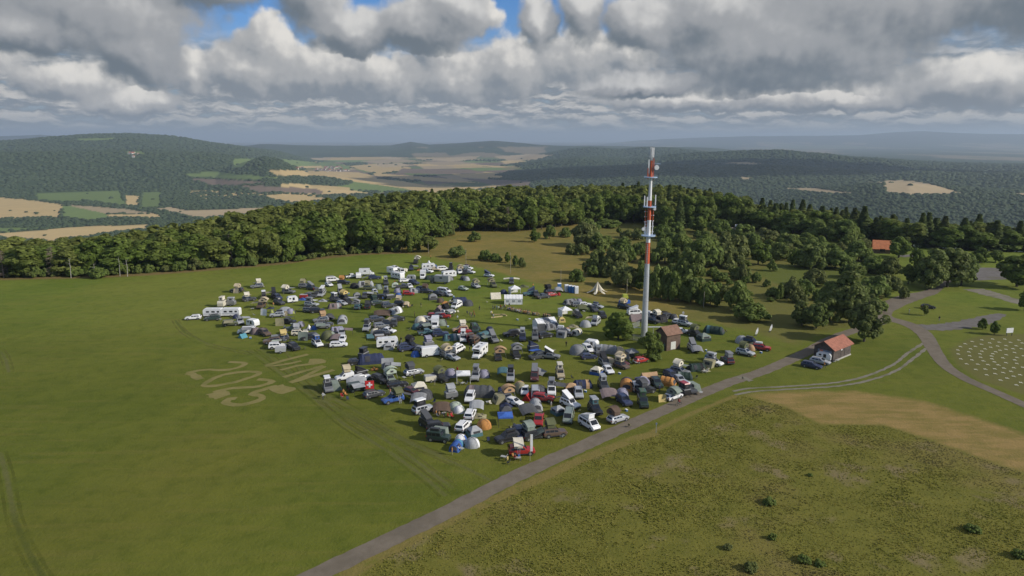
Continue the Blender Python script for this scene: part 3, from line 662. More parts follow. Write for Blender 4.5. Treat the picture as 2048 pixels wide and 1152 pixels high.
def smooth_line(pts, step=1.2, closed=False):
    P_ = [Vector((*p, 0)) for p in pts]; out = []; n = len(P_)
    for i in range(n if closed else n - 1):
        if closed: a, b_, c_, d_ = P_[i - 1], P_[i], P_[(i + 1) % n], P_[(i + 2) % n]
        else: a, b_, c_, d_ = P_[max(i - 1, 0)], P_[i], P_[i + 1], P_[min(i + 2, n - 1)]
        m_ = max(2, int((c_ - b_).length / step))
        for q in range(m_):
            t = q / m_; out.append(.5 * ((2 * b_) + (c_ - a) * t + (2 * a - 5 * b_ + 4 * c_ - d_) * t * t + (3 * b_ - a - 3 * c_ + d_) * t ** 3))
    if not closed: out.append(P_[-1])
    return out
def strip(name, pix, width, z, m, rag=.12, kind='structure', closed=False, world=None, **kw):
    L = smooth_line(world or GP(pix), 1.0, closed); rings = []; g = random.Random(name + str(z)); n = len(L)
    for i, p in enumerate(L):
        t = (L[(i + 1) % n if closed else min(i + 1, n - 1)] - L[(i - 1) % n if closed else max(i - 1, 0)]).normalized(); s = Vector((-t.y, t.x, 0))
        w = width if not isinstance(width, (list, tuple)) else float(np.interp(i / (n - 1), np.linspace(0, 1, len(width)), width))
        a = w / 2 * (1 + g.uniform(-rag, rag)); c = w / 2 * (1 + g.uniform(-rag, rag))
        rings.append([(p.x + s.x * a, p.y + s.y * a, z), (p.x - s.x * c, p.y - s.y * c, z)])
    if closed: rings.append(rings[0])
    mb = MB(); mb.loft(rings, 0, False, False); mb.f = [f[::-1] for f in mb.f]
    return link(name, mb.mesh(name, [m]), kind=kind, **kw)
def patch(name, pix, z, m):
    L = smooth_line(GP(pix), 1.5, True); mb = MB(); g = random.Random(name)
    pts = [(p.x + g.uniform(-.25, .25), p.y + g.uniform(-.25, .25), z) for p in L]
    a = sum(pts[i][0] * pts[(i + 1) % len(pts)][1] - pts[(i + 1) % len(pts)][0] * pts[i][1] for i in range(len(pts)))
    if a < 0: pts.reverse()
    mb.add(pts, [tuple(range(len(pts)))]); me = mb.mesh(name, [m]); return link(name, me, kind='structure')
strip('road', [(560, 1186), (628, 1152), (760, 1089), (900, 1021), (980, 979), (1056, 941), (1134, 906), (1212, 871), (1291, 836), (1369, 802), (1447, 769), (1486, 756), (1525, 743), (1584, 718), (1623, 699), (1650, 684), (1690, 667), (1740, 652), (1775, 641)], 3.1, .02, ASPH, .08)
strip('road', [(2130, 845), (2060, 815), (2000, 788), (1930, 757), (1890, 730), (1868, 700), (1848, 668), (1815, 648), (1770, 635), (1764, 622), (1790, 606), (1830, 592), (1862, 584), (1885, 566), (1912, 556)], [2.6, 2.6, 2.8, 3.4, 4.2, 5.2, 6.5, 6.5, 4.0, 3.5, 3.5], .034, ASPH, .05)
patch('gravel_lot', [(1912, 545), (1955, 536), (2010, 537), (2060, 541), (2060, 556), (2005, 559), (1940, 560)], .046, GREYG)
strip('path', [(1820, 652), (1870, 655), (1920, 650), (1965, 641), (2005, 628)], [5, 6, 6, 5, 2], .026, GREYG, .2)
strip('path', [(1948, 578), (1975, 586), (2010, 596), (2050, 609), (2110, 630)], [7, 7, 5, 3, 3], .028, GRAV, .2)
strip('path', [(1800, 513), (1825, 511), (1850, 512)], 4.5, .03, GREYG, .2)
patch('gravel_lot', [(1738, 636), (1750, 628), (1764, 622), (1768, 632), (1758, 642)], .028, GRAV)
strip('track', [(1466, 783), (1500, 777), (1570, 773), (1657, 767), (1716, 757), (1760, 742), (1790, 727), (1819, 704), (1848, 686)], .75, .03, GRAV, .35)
strip('track', [(1470, 790), (1510, 783), (1570, 779), (1657, 774), (1716, 766), (1770, 751), (1800, 737), (1828, 716), (1852, 697)], .75, .03, GRAV, .35)
strip('path', [(1478, 757), (1486, 755), (1492, 758), (1503, 762)], 1.3, .04, GRAV, .3)
cv = lambda pts: [(360 + x / 6.4, 690 + y / 6.4) for x, y in pts]
for i, (pts, w) in enumerate([([(620, 218), (740, 222), (840, 238), (780, 275), (680, 305), (560, 322), (380, 315), (250, 325), (150, 345), (80, 358)], 1.3), ([(90, 358), (150, 370), (200, 400), (258, 440)], 1.7),
        ([(990, 440), (1120, 447), (1180, 468), (1080, 510), (940, 540), (760, 545), (620, 560), (500, 590), (430, 608)], 1.4), ([(450, 605), (495, 635), (560, 662)], 3.6),
        ([(720, 685), (640, 690), (580, 735), (640, 762), (780, 765), (900, 745), (1060, 690), (1030, 650), (920, 628), (1000, 590), (1120, 555), (1250, 525)], 1.5), ([(1230, 525), (1300, 565), (1400, 602)], 3.6),
        ([(1640, 120), (1360, 190), (1090, 265)], 1.3), ([(1095, 270), (1300, 255), (1550, 205)], 1.0), ([(1290, 322), (1500, 268), (1720, 238)], 1.2), ([(1650, 205), (1740, 205), (1790, 240)], 3.4), ([(1320, 412), (1550, 345), (1840, 268)], 1.3), ([(1400, 480), (1600, 400), (1850, 272)], 1.2), ([(1410, 482), (1700, 395), (1970, 320)], 1.5)]):
    strip('mown_lettering', cv(pts), w, .012 + .0015 * i, MOWN, .25)
strip('mown_lettering', cv([(300, 515), (400, 445), (540, 385), (720, 352), (900, 340), (1020, 352), (980, 388), (850, 432), (700, 475), (520, 512), (400, 522)]), 1.35, .011, MOWN, .25, closed=True)

def trackmat(name, col, den):
    m, n, b = mat(name); pos = n.new('ShaderNodeNewGeometry').outputs['Position']; b.inputs['Base Color'].default_value = (*col, 1); b.inputs['Roughness'].default_value = .95; b.inputs['Specular IOR Level'].default_value = .1
    tr = n.new('ShaderNodeBsdfTransparent'); mx = n.new('ShaderNodeMixShader'); n.l.new(n.m('MULTIPLY', n.ramp(n.noise(pos, .12, 5, .6), .34, .62), den), mx.inputs[0]); n.l.new(tr.outputs[0], mx.inputs[1]); n.l.new(b.outputs[0], mx.inputs[2]); n.l.new(mx.outputs[0], m.node_tree.nodes['Material Output'].inputs['Surface']); return m
TRK = [trackmat('flattened_grass', (.18, .172, .05), .42), trackmat('pressed_grass', (.112, .125, .022), .3)]
for i, pts in enumerate(TRACKS):
    for j, dx in enumerate((-.85, .85)): strip('wheel_track', None, .42, .006 + .0006 * (2 * i + j), TRK[0 if i % 3 else 1], .3, world=[(x + dx * .75, y + dx * .6) for x, y in pts])
# ------------------------------------------------------------------ buildings, mast, poles
WOODD = plain('dark_boards', (.085, .068, .058), .85, scale=1.2, var=.3); WOODB = plain('brown_boards', (.13, .085, .060), .85, scale=1.2, var=.25)
TILE = plain('red_roof', (.31, .118, .072), .8, scale=1.5, var=.2); TILEB = plain('brown_roof', (.22, .122, .080), .8, scale=1.5, var=.18); TILEO = plain('orange_roof', (.60, .21, .085), .8, scale=1, var=.12)
GALV = plain('galvanised_steel', (.56, .58, .60), .38, .35, scale=.7, var=.08); REDP = plain('mast_red', (.56, .115, .045), .5, scale=1, var=.1); WHT = plain('white_paint', (.78, .78, .77), .5, scale=2, var=.06)
BLUP = plain('pale_blue_steel', (.38, .50, .66), .5, scale=1, var=.1); CONC = plain('concrete', (.42, .40, .35), .9, scale=1.5, var=.15); GREENF = plain('green_fence', (.07, .13, .10), .6); GLASSD = plain('dark_glass', (.018, .021, .026), .12, 0, .1, spec=.6)
BLK = plain('black_rubber', (.02, .02, .021), .8); DKG = plain('dark_plastic', (.045, .045, .048), .6); CHROME = plain('bright_metal', (.6, .6, .6), .3, .8)
def gable_house(name, loc, rz, L, Wd, he, hr, wm, rm, ov=.35, **kw):
    o = empty(name, loc, rz, **kw); mb = MB(); hw = Wd / 2
    mb.loft([[(x, -hw, 0), (x, hw, 0), (x, hw, he), (x, 0, hr), (x, -hw, he)] for x in (-L / 2, L / 2)]); link('wall', mb.mesh('wall', [wm]), o)
    rb = MB(); sl = (hr - he) / hw
    for s in (-1, 1):
        a = [(-L / 2 - ov, s * (hw + ov), he - sl * ov + .03), (-L / 2 - ov, 0, hr + .03), (L / 2 + ov, 0, hr + .03), (L / 2 + ov, s * (hw + ov), he - sl * ov + .03)]
        b_ = [(x, y, z + .12) for x, y, z in a]; rb.add(a + b_, [(0, 1, 2, 3), (7, 6, 5, 4), (0, 4, 5, 1), (1, 5, 6, 2), (2, 6, 7, 3), (3, 7, 4, 0)])
    link('roof', rb.mesh('roof', [rm]), o); return o
A_, B_, C_ = [Vector((*G(*p), 0)) for p in ((1632.9, 714.8), (1665.7, 723.9), (1700.3, 709.3))]
d = (C_ - B_); Ls = d.length; rz = math.atan2(d.y, d.x); Ws = 4.6; nrm = Vector((-math.sin(rz), math.cos(rz), 0)); cen = (B_ + C_) / 2 + nrm * Ws / 2
sh = gable_house('wooden_shed', cen, rz, Ls, Ws, 2.9, 4.35, WOODD, TILE, .45, label='dark wooden shed with a red tiled gable roof beside the road', category='shed')
mb = MB(); mb.box((0, -Ws / 2 - .08, .14), (Ls + .1, .2, .28)); link('plinth', mb.mesh('plinth', [CONC]), sh)
mb = MB(); mb.box((-Ls * .1, -Ws / 2 - .02, 1.5), (.06, .05, 2.6)); mb.box((Ls * .12, -Ws / 2 - .02, 1.5), (.06, .05, 2.6)); link('door', mb.mesh('door', [plain('door_trim', (.06, .05, .045))]), sh)
mb = MB(); mb.box((-Ls * .06, -Ws / 2 - .04, 2.25), (.5, .06, .42)); link('notice', mb.mesh('notice', [WHT]), sh)
mb = MB(); mb.box((-Ls / 2 - .03, -.2, 1.9), (.06, 3.2, .9)); link('counter_opening', mb.mesh('counter_opening', [plain('blue_grey_board', (.16, .20, .24))]), sh)
mb = MB(); mb.box((-Ls / 2 - .06, .55, 2.0), (.06, .75, .55)); link('poster', mb.mesh('poster', [plain('orange_poster', (.55, .15, .05))]), sh)
mb = MB(); mb.box((-Ls / 2 - .04, -.1, 1.2), (.08, 3.6, .18)); link('ledge', mb.mesh('ledge', [plain('pale_board', (.35, .35, .34))]), sh)
hx, hy = G(1339, 700); ht = gable_house('equipment_hut', (hx, hy + 1.8, 0), R(28), 4.2, 3.9, 4.1, 5.5, WOODB, TILEB, .4, label='small tall brown hut with a brown gable roof beside the mast', category='hut')
mb = MB(); mb.box((-.1, -1.98, 1.15), (1.5, .08, 1.9)); link('door', mb.mesh('door', [plain('pale_door', (.62, .62, .55), .6)]), ht)
mb = MB(); mb.box((-2.13, .3, 1.3), (.08, 1.2, 1.0)); link('vent_panel', mb.mesh('vent_panel', [DKG]), ht)
# mast: heights taken from the photograph along its axis
MX, MY = G(1288, 672)
def mz(py):
    dd = ray(1296, py); return CAMH + MY * dd[2] / dd[1]
ms = empty('radio_mast', (MX, MY, 0), label='tall red and white banded steel radio mast with three round platforms', category='mast')
segs = [(676, 527, GALV, .84, .58), (527, 485, REDP, .58, .52), (485, 440, WHT, .51, .46), (440, 401, REDP, .46, .42), (401, 354, WHT, .42, .36), (354, 321, REDP, .36, .30), (321, 297, GALV, .22, .16)]
for i, (a, b_, m, r0, r1) in enumerate(segs):
    mb = MB(); z0, z1 = (0 if i == 0 else mz(a)), mz(b_); mb.tube((0, 0, z0), (0, 0, z1), r0, r1, 20)
    if i < 1:
        for q in range(1, 6): zz = z0 + (z1 - z0) * q / 6; rr_ = r0 + (r1 - r0) * q / 6; mb.tube((0, 0, zz - .05), (0, 0, zz + .05), rr_ + .05, rr_ + .05, 20)
    link('mast_section', mb.mesh('mast_section', [m]), ms, label=None if i == 0 else ('red band' if m is REDP else None))
mb = MB(); mb.box((-.30, -.98, mz(600) / 2 + 5), (.09, .09, mz(450)))
for q in range(60): mb.box((-.30, -1.05, .6 + q * .5), (.5, .05, .05))
link('cable_ladder', mb.mesh('cable_ladder', [GALV]), ms)
for py, rr_ in ((471, 1.75), (413.5, 1.6), (354.5, 1.6)):
    mb = MB(); z = mz(py); mb.tube((0, 0, z - .12), (0, 0, z + .08), rr_, rr_, 20)
    for q in range(14): a = q * 6.283 / 14; mb.tube((math.cos(a) * rr_, math.sin(a) * rr_, z), (math.cos(a) * rr_, math.sin(a) * rr_, z + .35), .035, .035, 4)
    link('platform', mb.mesh('platform', [BLUP]), ms)
def panel(x, y, z, h, m=WHT, w=.26, tilt=0.):
    mb = MB(); mb.box((x, y, z), (w, .14, h)); mb.tube((x, y + .12, z - h * .55), (x, y + .12, z + h * .55), .04, .04, 6, 0); mb.tube((x, y + .12, z - h * .3), (x * .3, 0, z - h * .3), .03, .03, 4); link('panel_antenna', mb.mesh('panel_antenna', [m]), ms)
for x, y in ((-.42, -.2), (.42, -.2), (0, -.5), (.05, .45)): panel(x, y, mz(305), 2.3)
panel(-.62, -.1, mz(333), 3.3); panel(-.75, -.1, mz(347), 2.6, REDP); panel(.62, 0, mz(340), 4.6, REDP, .16); panel(.5, -.3, mz(330), 3.2, REDP, .16)
for x, pyc in ((-1.35, 402), (1.35, 400), (-.7, 404)): panel(x, -.3, mz(pyc), 2.5)
for x, a, b_ in ((-.95, 469, 418), (.95, 469, 414), (-.72, 469, 440)):
    mb = MB(); mb.tube((x, 0, mz(a)), (x, 0, mz((a + b_) / 2)), .10, .10, 6, 0); mb.tube((x, 0, mz((a + b_) / 2)), (x, 0, mz(b_)), .10, .10, 6, 1)
    for q in range(5): zz = mz(a) + (mz(b_) - mz(a)) * (q + .5) / 5; mb.tube((x, 0, zz), (x * .3, 0, zz), .04, .04, 4, 0); mb.box((x * 1.15, 0, zz), (.2, .2, .25), 0)
    link('side_rod', mb.mesh('side_rod', [WHT, REDP]), ms)
for x, py, rr_ in ((1.25, 335, .62), (1.2, 417.5, .38), (-1.4, 458, .40)):
    mb = MB(); z = mz(py); mb.tube((x, -.1, z), (x, -.55, z), rr_, rr_ * .92, 16); mb.tube((x, -.1, z), (0, 0, z), .05, .05, 5); link('dish_antenna', mb.mesh('dish_antenna', [WHT]), ms)
mb = MB(); mb.box((1.7, 0, mz(327.5)), (1.2, .5, .12)); mb.tube((.2, 0, mz(327.5)), (1.7, 0, mz(327.5)), .05, .05, 5); link('bracket', mb.mesh('bracket', [BLUP]), ms)
for a, b_, r0, r1 in (((0, 0, mz(297)), (0, 0, mz(292)), .04, .02), ((.2, 0, mz(361)), (1.4, 0, mz(360)), .035, .035), ((0, 0, mz(389)), (1.2, 0, mz(388)), .035, .035)):
    mb = MB(); mb.tube(a, b_, r0, r1, 5); link('whip_antenna', mb.mesh('whip_antenna', [DKG]), ms)
# cable bridge and palisade fences round the mast
cb = empty('cable_bridge', (MX, MY, 0), label='pale cable bridge on posts between the mast and the brown hut', category='cable bridge')
mb = MB(); mb.box((3.6, .4, 2.3), (5.2, .5, .18)); mb.box((-2.4, .1, 2.2), (3.0, .4, .16)); link('tray', mb.mesh('tray', [plain('pale_steel', (.52, .53, .5), .5)]), cb)
for x in (-3.6, 2.4, 5.4):
    mb = MB(); mb.tube((x, .3, 0), (x, .3, 2.2), .06, .06, 6); link('post', mb.mesh('post', [GALV]), cb)
def fence(pix, h, label, m, step=.22):
    a, b_ = [Vector((*G(*p), 0)) for p in pix]; dd = b_ - a; L = dd.length; o = empty('palisade_fence', a, math.atan2(dd.y, dd.x), label=label, category='fence')
    mb = MB()
    for i in range(int(L / step)): mb.box((i * step, 0, h / 2 + .05), (.10, .03, h), 0, 0, .8)
    for z in (.3, h * .8): mb.box((L / 2, .05, z), (L, .05, .08))
    link('slats', mb.mesh('slats', [m]), o)
    for i in range(int(L / 2.2) + 1):
        mb = MB(); mb.box((i * 2.2, .09, h / 2), (.09, .09, h)); link('post', mb.mesh('post', [m]), o)
fence([(1322, 706), (1344, 690)], 1.7, 'green palisade fence in front of the brown hut', GREENF); fence([(1251, 678), (1284, 684)], 1.6, 'pale palisade fence at the foot of the mast', plain('pale_fence', (.30, .31, .28)))
fence([(1256, 660), (1280, 652)], 1.5, 'grey palisade fence behind the foot of the mast', plain('pale_fence', (.30, .31, .28)))
ox, oy = G(1762, 505); oh = gable_house('house', (ox, oy, 0), R(-22), 6.6, 5.6, 2.4, 5.4, plain('brown_wall', (.20, .13, .09)), TILEO, .6, label='house with a bright orange roof half hidden by trees', category='house')
mb = MB(); mb.box((0, -4.03, 1.6), (2.0, .08, 1.2)); link('window', mb.mesh('window', [GLASSD]), oh)
# viewing platform on the knoll
px_, py__ = G(1462, 462); vp = empty('viewing_platform', (px_, py__, 0), R(6), label='small pale timber viewing platform with a white board on the wooded knoll', category='platform')
TIM = plain('pale_timber', (.40, .35, .27), .8)
mb = MB(); mb.box((0, 0, 1.0), (11, 3, .2)); link('deck', mb.mesh('deck', [TIM]), vp)
for x in (-5.3, -2.6, 0, 2.6, 5.3):
    mb = MB(); mb.box((x, -1.4, 1.2), (.2, .2, 2.4)); link('post', mb.mesh('post', [TIM]), vp)
mb = MB(); mb.box((0, -1.52, 2.1), (10.8, .06, .15)); link('rail', mb.mesh('rail', [TIM]), vp)
mb = MB(); mb.box((3.4, 0, 3.0), (2.6, .12, 1.2)); link('board', mb.mesh('board', [WHT]), vp)
POLEM = plain('pole_timber', (.34, .30, .22), .8)
for i, (px, yt, yb, lb) in enumerate([(802, 480, 504, 'thin pole before the bushes at the far end of the field, leftmost'), (857, 486, 508, 'thin pole before the bushes behind the far camper row'), (932, 498, 531, 'thin pole standing behind the white and grey vans'), (1021, 506, 547, 'thin pole on the dry grass behind the camper with two side awnings'), (1121.5, 540, 566, 'thin pole standing behind the tall blue toilet cabin'), (1253.5, 559, 589, 'thin pole standing behind the lime green cabin'), (1407, 584, 615, 'thin pale pole before the scrub right of the mast')]):
    x, y = G(px, yb); h = (yb - yt) * math.hypot(y, CAMH) / FPX * 1.03; mb = MB(); mb.tube((0, 0, -.2), (0, 0, h), .085, .065, 6); mb.tube((0, 0, h), (0, 0, h + .12), .10, .02, 6)
    link('pole', mb.mesh('pole', [POLEM]), label=lb, category='pole', group='thin poles along the edge of the camp').location = (x, y, 0)
for px, yb, lb in ((1511, 671, 'white feather flag leaning on the grass, left one of the two'), (1539, 664, 'white feather flag leaning on the grass, right one of the two')):
    x, y = G(px, yb); o = empty('feather_flag', (x, y, 0), R(8), label=lb, category='flag', group='white feather flags by the road')
    mb = MB(); mb.tube((0, 0, 0), (.55, 0, 2.1), .03, .02, 5); link('pole', mb.mesh('pole', [DKG]), o)
    mb = MB(); mb.sheet(lambda u, v: (.12 + .45 * u + (v - .5) * .62 * math.sin(math.pi * min(1, .25 + u * .8)) ** .6, -.04 - .05 * math.sin(u * 5), .35 + u * 1.85), 8, 4); link('flag_cloth', mb.mesh('flag_cloth', [WHT]), o)
    mb = MB(); mb.box((0, 0, .06), (.5, .5, .12)); link('base', mb.mesh('base', [DKG]), o)
ix, iy = G(2018, 672); o = empty('information_board', (ix, iy, 0), R(10), label='white information board on dark legs beside the circle of crosses', category='board')
mb = MB(); mb.box((0, 0, 1.5), (2.0, .12, 1.25)); link('board', mb.mesh('board', [WHT]), o)
for x in (-.8, .8):
    mb = MB(); mb.box((x, .02, .45), (.12, .1, .9)); link('leg', mb.mesh('leg', [DKG]), o)
x, y = G(1312, 866); o = empty('marker_post', (x, y, 0), label='thin marker post at the corner of the tall grass', category='post'); mb = MB(); mb.tube((0, 0, 0), (0, 0, 1.9), .035, .03, 6); link('pole', mb.mesh('pole', [plain('grey_post', (.3, .33, .4))]), o); mb = MB(); mb.box((0, -.05, 1.75), (.28, .03, .28)); link('plate', mb.mesh('plate', [plain('blue_plate', (.2, .26, .4))]), o)
# crosses laid out in rings
CRX = [(1030,287),(890,310),(790,343),(720,383),(685,433),(690,490),(727,560),(810,632),(940,712),(1098,790),(1297,866),(1526,936),(1185,274),(1360,276),(1560,290),(1022,350),(936,380),(867,416),(842,460),(855,515),(888,575),(970,637),(1078,708),(1220,773),(1392,838),(1590,900),(1143,330),(1278,320),(1440,322),(1612,332),(1076,417),(1030,450),(1003,488),(1012,537),(1050,590),(1116,643),(1214,703),(1335,758),(1485,810),(1158,393),(1258,376),(1378,370),(1523,372),(1187,486),(1168,520),(1175,560),(1210,604),(1265,647),(1345,693),(1448,740),(1578,788),(1228,458),(1292,436),(1378,423),(1476,414),(1597,414),(1332,546),(1376,615),(1490,688),(1380,500),(1500,468),(1533,540),(1503,576),(1532,626),(1620,682),(1630,518)]
mb = MB(); mb.box((0, 0, .05), (1.05, .26, .06)); mb.box((0, .30, .05), (.26, .34, .06)); mb.box((0, -.46, .05), (.26, .66, .06)); CROSS = mb.mesh('white_cross', [plain('weathered_white', (.62, .60, .47), .8)])
for i, (x, y) in enumerate(CRX):
    gx_, gy_ = G(1820 + x / 7.2, 640 + y / 7.2); o = link('white_cross', CROSS, label='white cross lying flat on the grass in the ring of crosses', category='cross', group='white crosses laid in rings on the grass'); o.location = (gx_, gy_, 0); o.rotation_euler = (0, 0, R(12 + (i * 37 % 20))); o.scale = (.68,) * 3
# far villages
HW = [plain('house_white', (.55, .53, .48)), plain('house_cream', (.48, .42, .33))]; HR = [TILE, plain('dark_roof', (.12, .08, .07))]
hv = random.Random(4); VH = []
for i in range(34): VH.append((648 + hv.uniform(0, 33), 333.5 + hv.uniform(0, 11)))
for i in range(6): VH.append((592 + hv.uniform(0, 55), 335 + hv.uniform(0, 6)))
for i in range(4): VH.append((683 + hv.uniform(0, 14), 337 + hv.uniform(0, 6)))
for i in range(6): VH.append((258 + hv.uniform(0, 24), 307 + hv.uniform(0, 8)))
me_w = MB(); me_w.loft([[(x, -5, -2), (x, 5, -2), (x, 5, 6), (x, 0, 11), (x, -5, 6)] for x in (-7, 7)]); wall_me = [me_w.mesh('wall', [m]) for m in HW]
me_r = MB()
for s in (-1, 1): me_r.add([(-7.6, s * 5.6, 5.6), (-7.6, 0, 11.3), (7.6, 0, 11.3), (7.6, s * 5.6, 5.6)], [(0, 1, 2, 3) if s > 0 else (3, 2, 1, 0)])
roof_me = [me_r.mesh('roof', [m]) for m in HR]
for i, (px, py) in enumerate(VH):
    x, y, z = T(px, py); q = hv.random() < .3; ham = px < 330
    o = empty('village_house', (x, y, z), hv.uniform(0, 3.14), label=('white house of the hamlet on the wooded hill to the left' if ham else ('pale house with a dark roof in the far village among the fields' if q else 'pale house with a red roof in the far village among the fields')), category='house', group='hamlet on the wooded hill' if ham else 'houses of the far village')
    link('wall', wall_me[i % 2], o); link('roof', roof_me[1 if q else 0], o); o.scale = (1.25,) * 3

# ------------------------------------------------------------------ camp: colours
CC = dict(white=(.80, .80, .79), silver=(.50, .51, .52), grey=(.24, .245, .25), darkgrey=(.085, .088, .093), black=(.022, .022, .024), blue=(.045, .11, .34), navy=(.035, .045, .095), red=(.37, .028, .024), maroon=(.10, .028, .03),
          green=(.06, .115, .06), darkgreen=(.03, .052, .042), teal=(.075, .155, .175), olive=(.125, .135, .065), khaki=(.30, .275, .165), beige=(.50, .42, .28), cream=(.68, .63, .50), tan=(.45, .29, .16), brown=(.125, .085, .06), yellow=(.56, .43, .17),
          orange=(.47, .22, .065), lilac=(.30, .29, .37), lightgrey=(.36, .37, .375), turquoise=(.09, .27, .34), bright_blue=(.055, .14, .46), mauve=(.22, .17, .165), lime=(.40, .44, .14), palegreen=(.42, .48, .38), sage=(.22, .26, .22), pink=(.60, .25, .22))
CN = dict(darkgrey='dark grey', darkgreen='dark green', lightgrey='light grey', bright_blue='bright blue', palegreen='pale green')
def cname(c): return CN.get(c, c)
def paint(c): return plain('paint_' + c, CC[c], .32, .25 if c in ('silver', 'grey', 'darkgrey') else 0., .05, 1.5, .35, .5)
def cloth(c):
    key = 'cloth_' + c
    if key in MATS: return MATS[key]
    m, n, b = mat(key); p = n.new('ShaderNodeTexCoord').outputs['Object']; col = CC[c]; f = n.noise(p, 1.4, 4, .6)
    n.l.new(n.mix(n.ramp(f, .3, .7), tuple(v * .86 for v in col), tuple(min(1, v * 1.08) for v in col)), b.inputs['Base Color'])
    b.inputs['Roughness'].default_value = .75; b.inputs['Specular IOR Level'].default_value = .25
    bp = n.new('ShaderNodeBump'); bp.inputs['Strength'].default_value = .5; bp.inputs['Distance'].default_value = .06
    n.l.new(n.noise(n.v('MULTIPLY', p, (1.5, 1.5, .6)), 2.4, 3), bp.inputs['Height']); n.l.new(bp.outputs[0], b.inputs['Normal'])
    MATS[key] = m; return m
LAMP = plain('lamp_glass', (.75, .76, .78), .1, 0, .02); TAIL = plain('tail_lamp', (.35, .02, .02), .2, 0, .02)
RIM = plain('wheel_rim', (.35, .36, .37), .35, .6); WIN = GLASSD
CACHE = {}
def cached(key, fn):
    if key not in CACHE: CACHE[key] = fn()
    return CACHE[key]
def ring(x, w, z0, zb, zr, wr):
    h = [(w * .93, z0), (w, z0 + (zb - z0) * .28), (w, z0 + (zb - z0) * .75), (w * .975, zb), (wr + (w - wr) * .12, zr - (zr - zb) * .10), (wr * .90, zr)]
    return [(x, y, z) for y, z in h] + [(x, -y, z) for y, z in reversed(h)]
CAR = dict(
 hatch=dict(st=[(-2.05,.78,.45,.80,.84,.70),(-2.0,.86,.30,.93,.98,.76),(-1.55,.88,.25,.95,1.42,.62),(-1.1,.88,.25,.95,1.49,.64),(.1,.88,.25,.93,1.47,.64),(.95,.88,.25,.92,.97,.74),(1.8,.85,.25,.80,.84,.70),(2.05,.72,.40,.64,.67,.62)], wi=4, ri=1, sw=[(-1.35,-.55),(-.45,.25)], wh=(-1.3,1.3,.31), rz=1.48),
 estate=dict(st=[(-2.36,.8,.45,.85,.9,.72),(-2.3,.89,.3,.95,1.0,.76),(-1.98,.91,.25,.97,1.42,.66),(-1.5,.91,.25,.97,1.51,.68),(.2,.91,.25,.95,1.48,.68),(1.1,.91,.25,.93,.98,.78),(2.1,.87,.25,.80,.84,.72),(2.38,.74,.4,.64,.67,.62)], wi=4, ri=1, sw=[(-1.8,-1.1),(-1.0,-.3),(-.2,.4)], wh=(-1.4,1.45,.33), rz=1.50),
 suv=dict(st=[(-2.32,.84,.5,.95,1.0,.78),(-2.26,.93,.38,1.06,1.10,.82),(-2.08,.95,.34,1.09,1.66,.73),(-1.6,.95,.34,1.09,1.78,.76),(.25,.95,.34,1.07,1.75,.76),(.95,.95,.34,1.06,1.12,.84),(2.0,.93,.34,1.0,1.04,.80),(2.32,.83,.5,.82,.86,.72)], wi=4, ri=1, sw=[(-1.9,-1.2),(-1.1,-.3),(-.2,.45)], wh=(-1.4,1.42,.39), rz=1.77),
 offroader=dict(st=[(-2.25,.88,.55,1.15,1.20,.86),(-2.2,.9,.45,1.16,1.95,.80),(-2.05,.9,.42,1.16,2.02,.81),(.45,.9,.42,1.16,2.0,.81),(.72,.9,.42,1.15,1.22,.86),(1.95,.88,.45,1.10,1.15,.82),(2.1,.85,.52,1.0,1.04,.80)], wi=3, ri=0, sw=[(-2.0,-1.2),(-1.1,-.35),(-.25,.45)], wh=(-1.35,1.35,.42), rz=2.01),
 pickup=dict(st=[(-2.62,.88,.55,1.0,1.05,.86),(-2.55,.93,.45,1.08,1.12,.88),(-.95,.94,.42,1.08,1.12,.88),(-.75,.94,.42,1.08,1.70,.74),(-.5,.94,.42,1.08,1.77,.76),(.55,.94,.42,1.07,1.74,.76),(1.25,.94,.42,1.06,1.12,.84),(2.3,.92,.42,1.0,1.04,.80),(2.6,.84,.52,.82,.86,.74)], wi=5, ri=2, sw=[(-.7,-.1),(0,.75)], wh=(-1.6,1.65,.41), rz=1.76),
 van=dict(st=[(-2.5,.92,.42,1.1,1.16,.88),(-2.43,.95,.32,1.14,1.88,.80),(-2.2,.95,.30,1.14,1.97,.83),(1.1,.95,.30,1.12,1.95,.83),(1.95,.95,.30,1.10,1.16,.85),(2.35,.92,.30,.98,1.02,.80),(2.5,.80,.45,.75,.80,.70)], wi=3, ri=1, sw=[(-2.0,-.9),(-.8,.3),(.45,1.35)], wh=(-1.5,1.55,.34), rz=1.96),
 minivan=dict(st=[(-2.1,.84,.42,1.0,1.05,.80),(-2.05,.88,.32,1.05,1.72,.76),(-1.9,.89,.28,1.05,1.80,.78),(.15,.89,.28,1.02,1.78,.78),(.95,.89,.28,1.0,1.06,.80),(1.85,.86,.28,.92,.95,.74),(2.15,.74,.42,.70,.74,.64)], wi=3, ri=0, sw=[(.0,.5)], wh=(-1.35,1.35,.32), rz=1.79),
 bigvan=dict(st=[(-2.98,.95,.45,1.3,1.36,.95),(-2.93,1.0,.36,1.35,2.46,.88),(-2.7,1.0,.32,1.35,2.58,.90),(1.3,1.0,.32,1.35,2.56,.90),(1.75,1.0,.32,1.34,2.2,.86),(2.45,1.0,.32,1.22,1.28,.86),(2.8,.96,.32,1.0,1.05,.80),(2.98,.86,.46,.8,.84,.74)], wi=4, ri=0, sw=[(1.3,2.0)], wh=(-1.75,1.95,.36), rz=2.57))
def lerp_st(st, x):
    for a, b_ in zip(st, st[1:]):
        if a[0] <= x <= b_[0]:
            t = (x - a[0]) / (b_[0] - a[0]); return [a[i] + (b_[i] - a[i]) * t for i in range(6)]
    return st[0] if x < st[0][0] else st[-1]
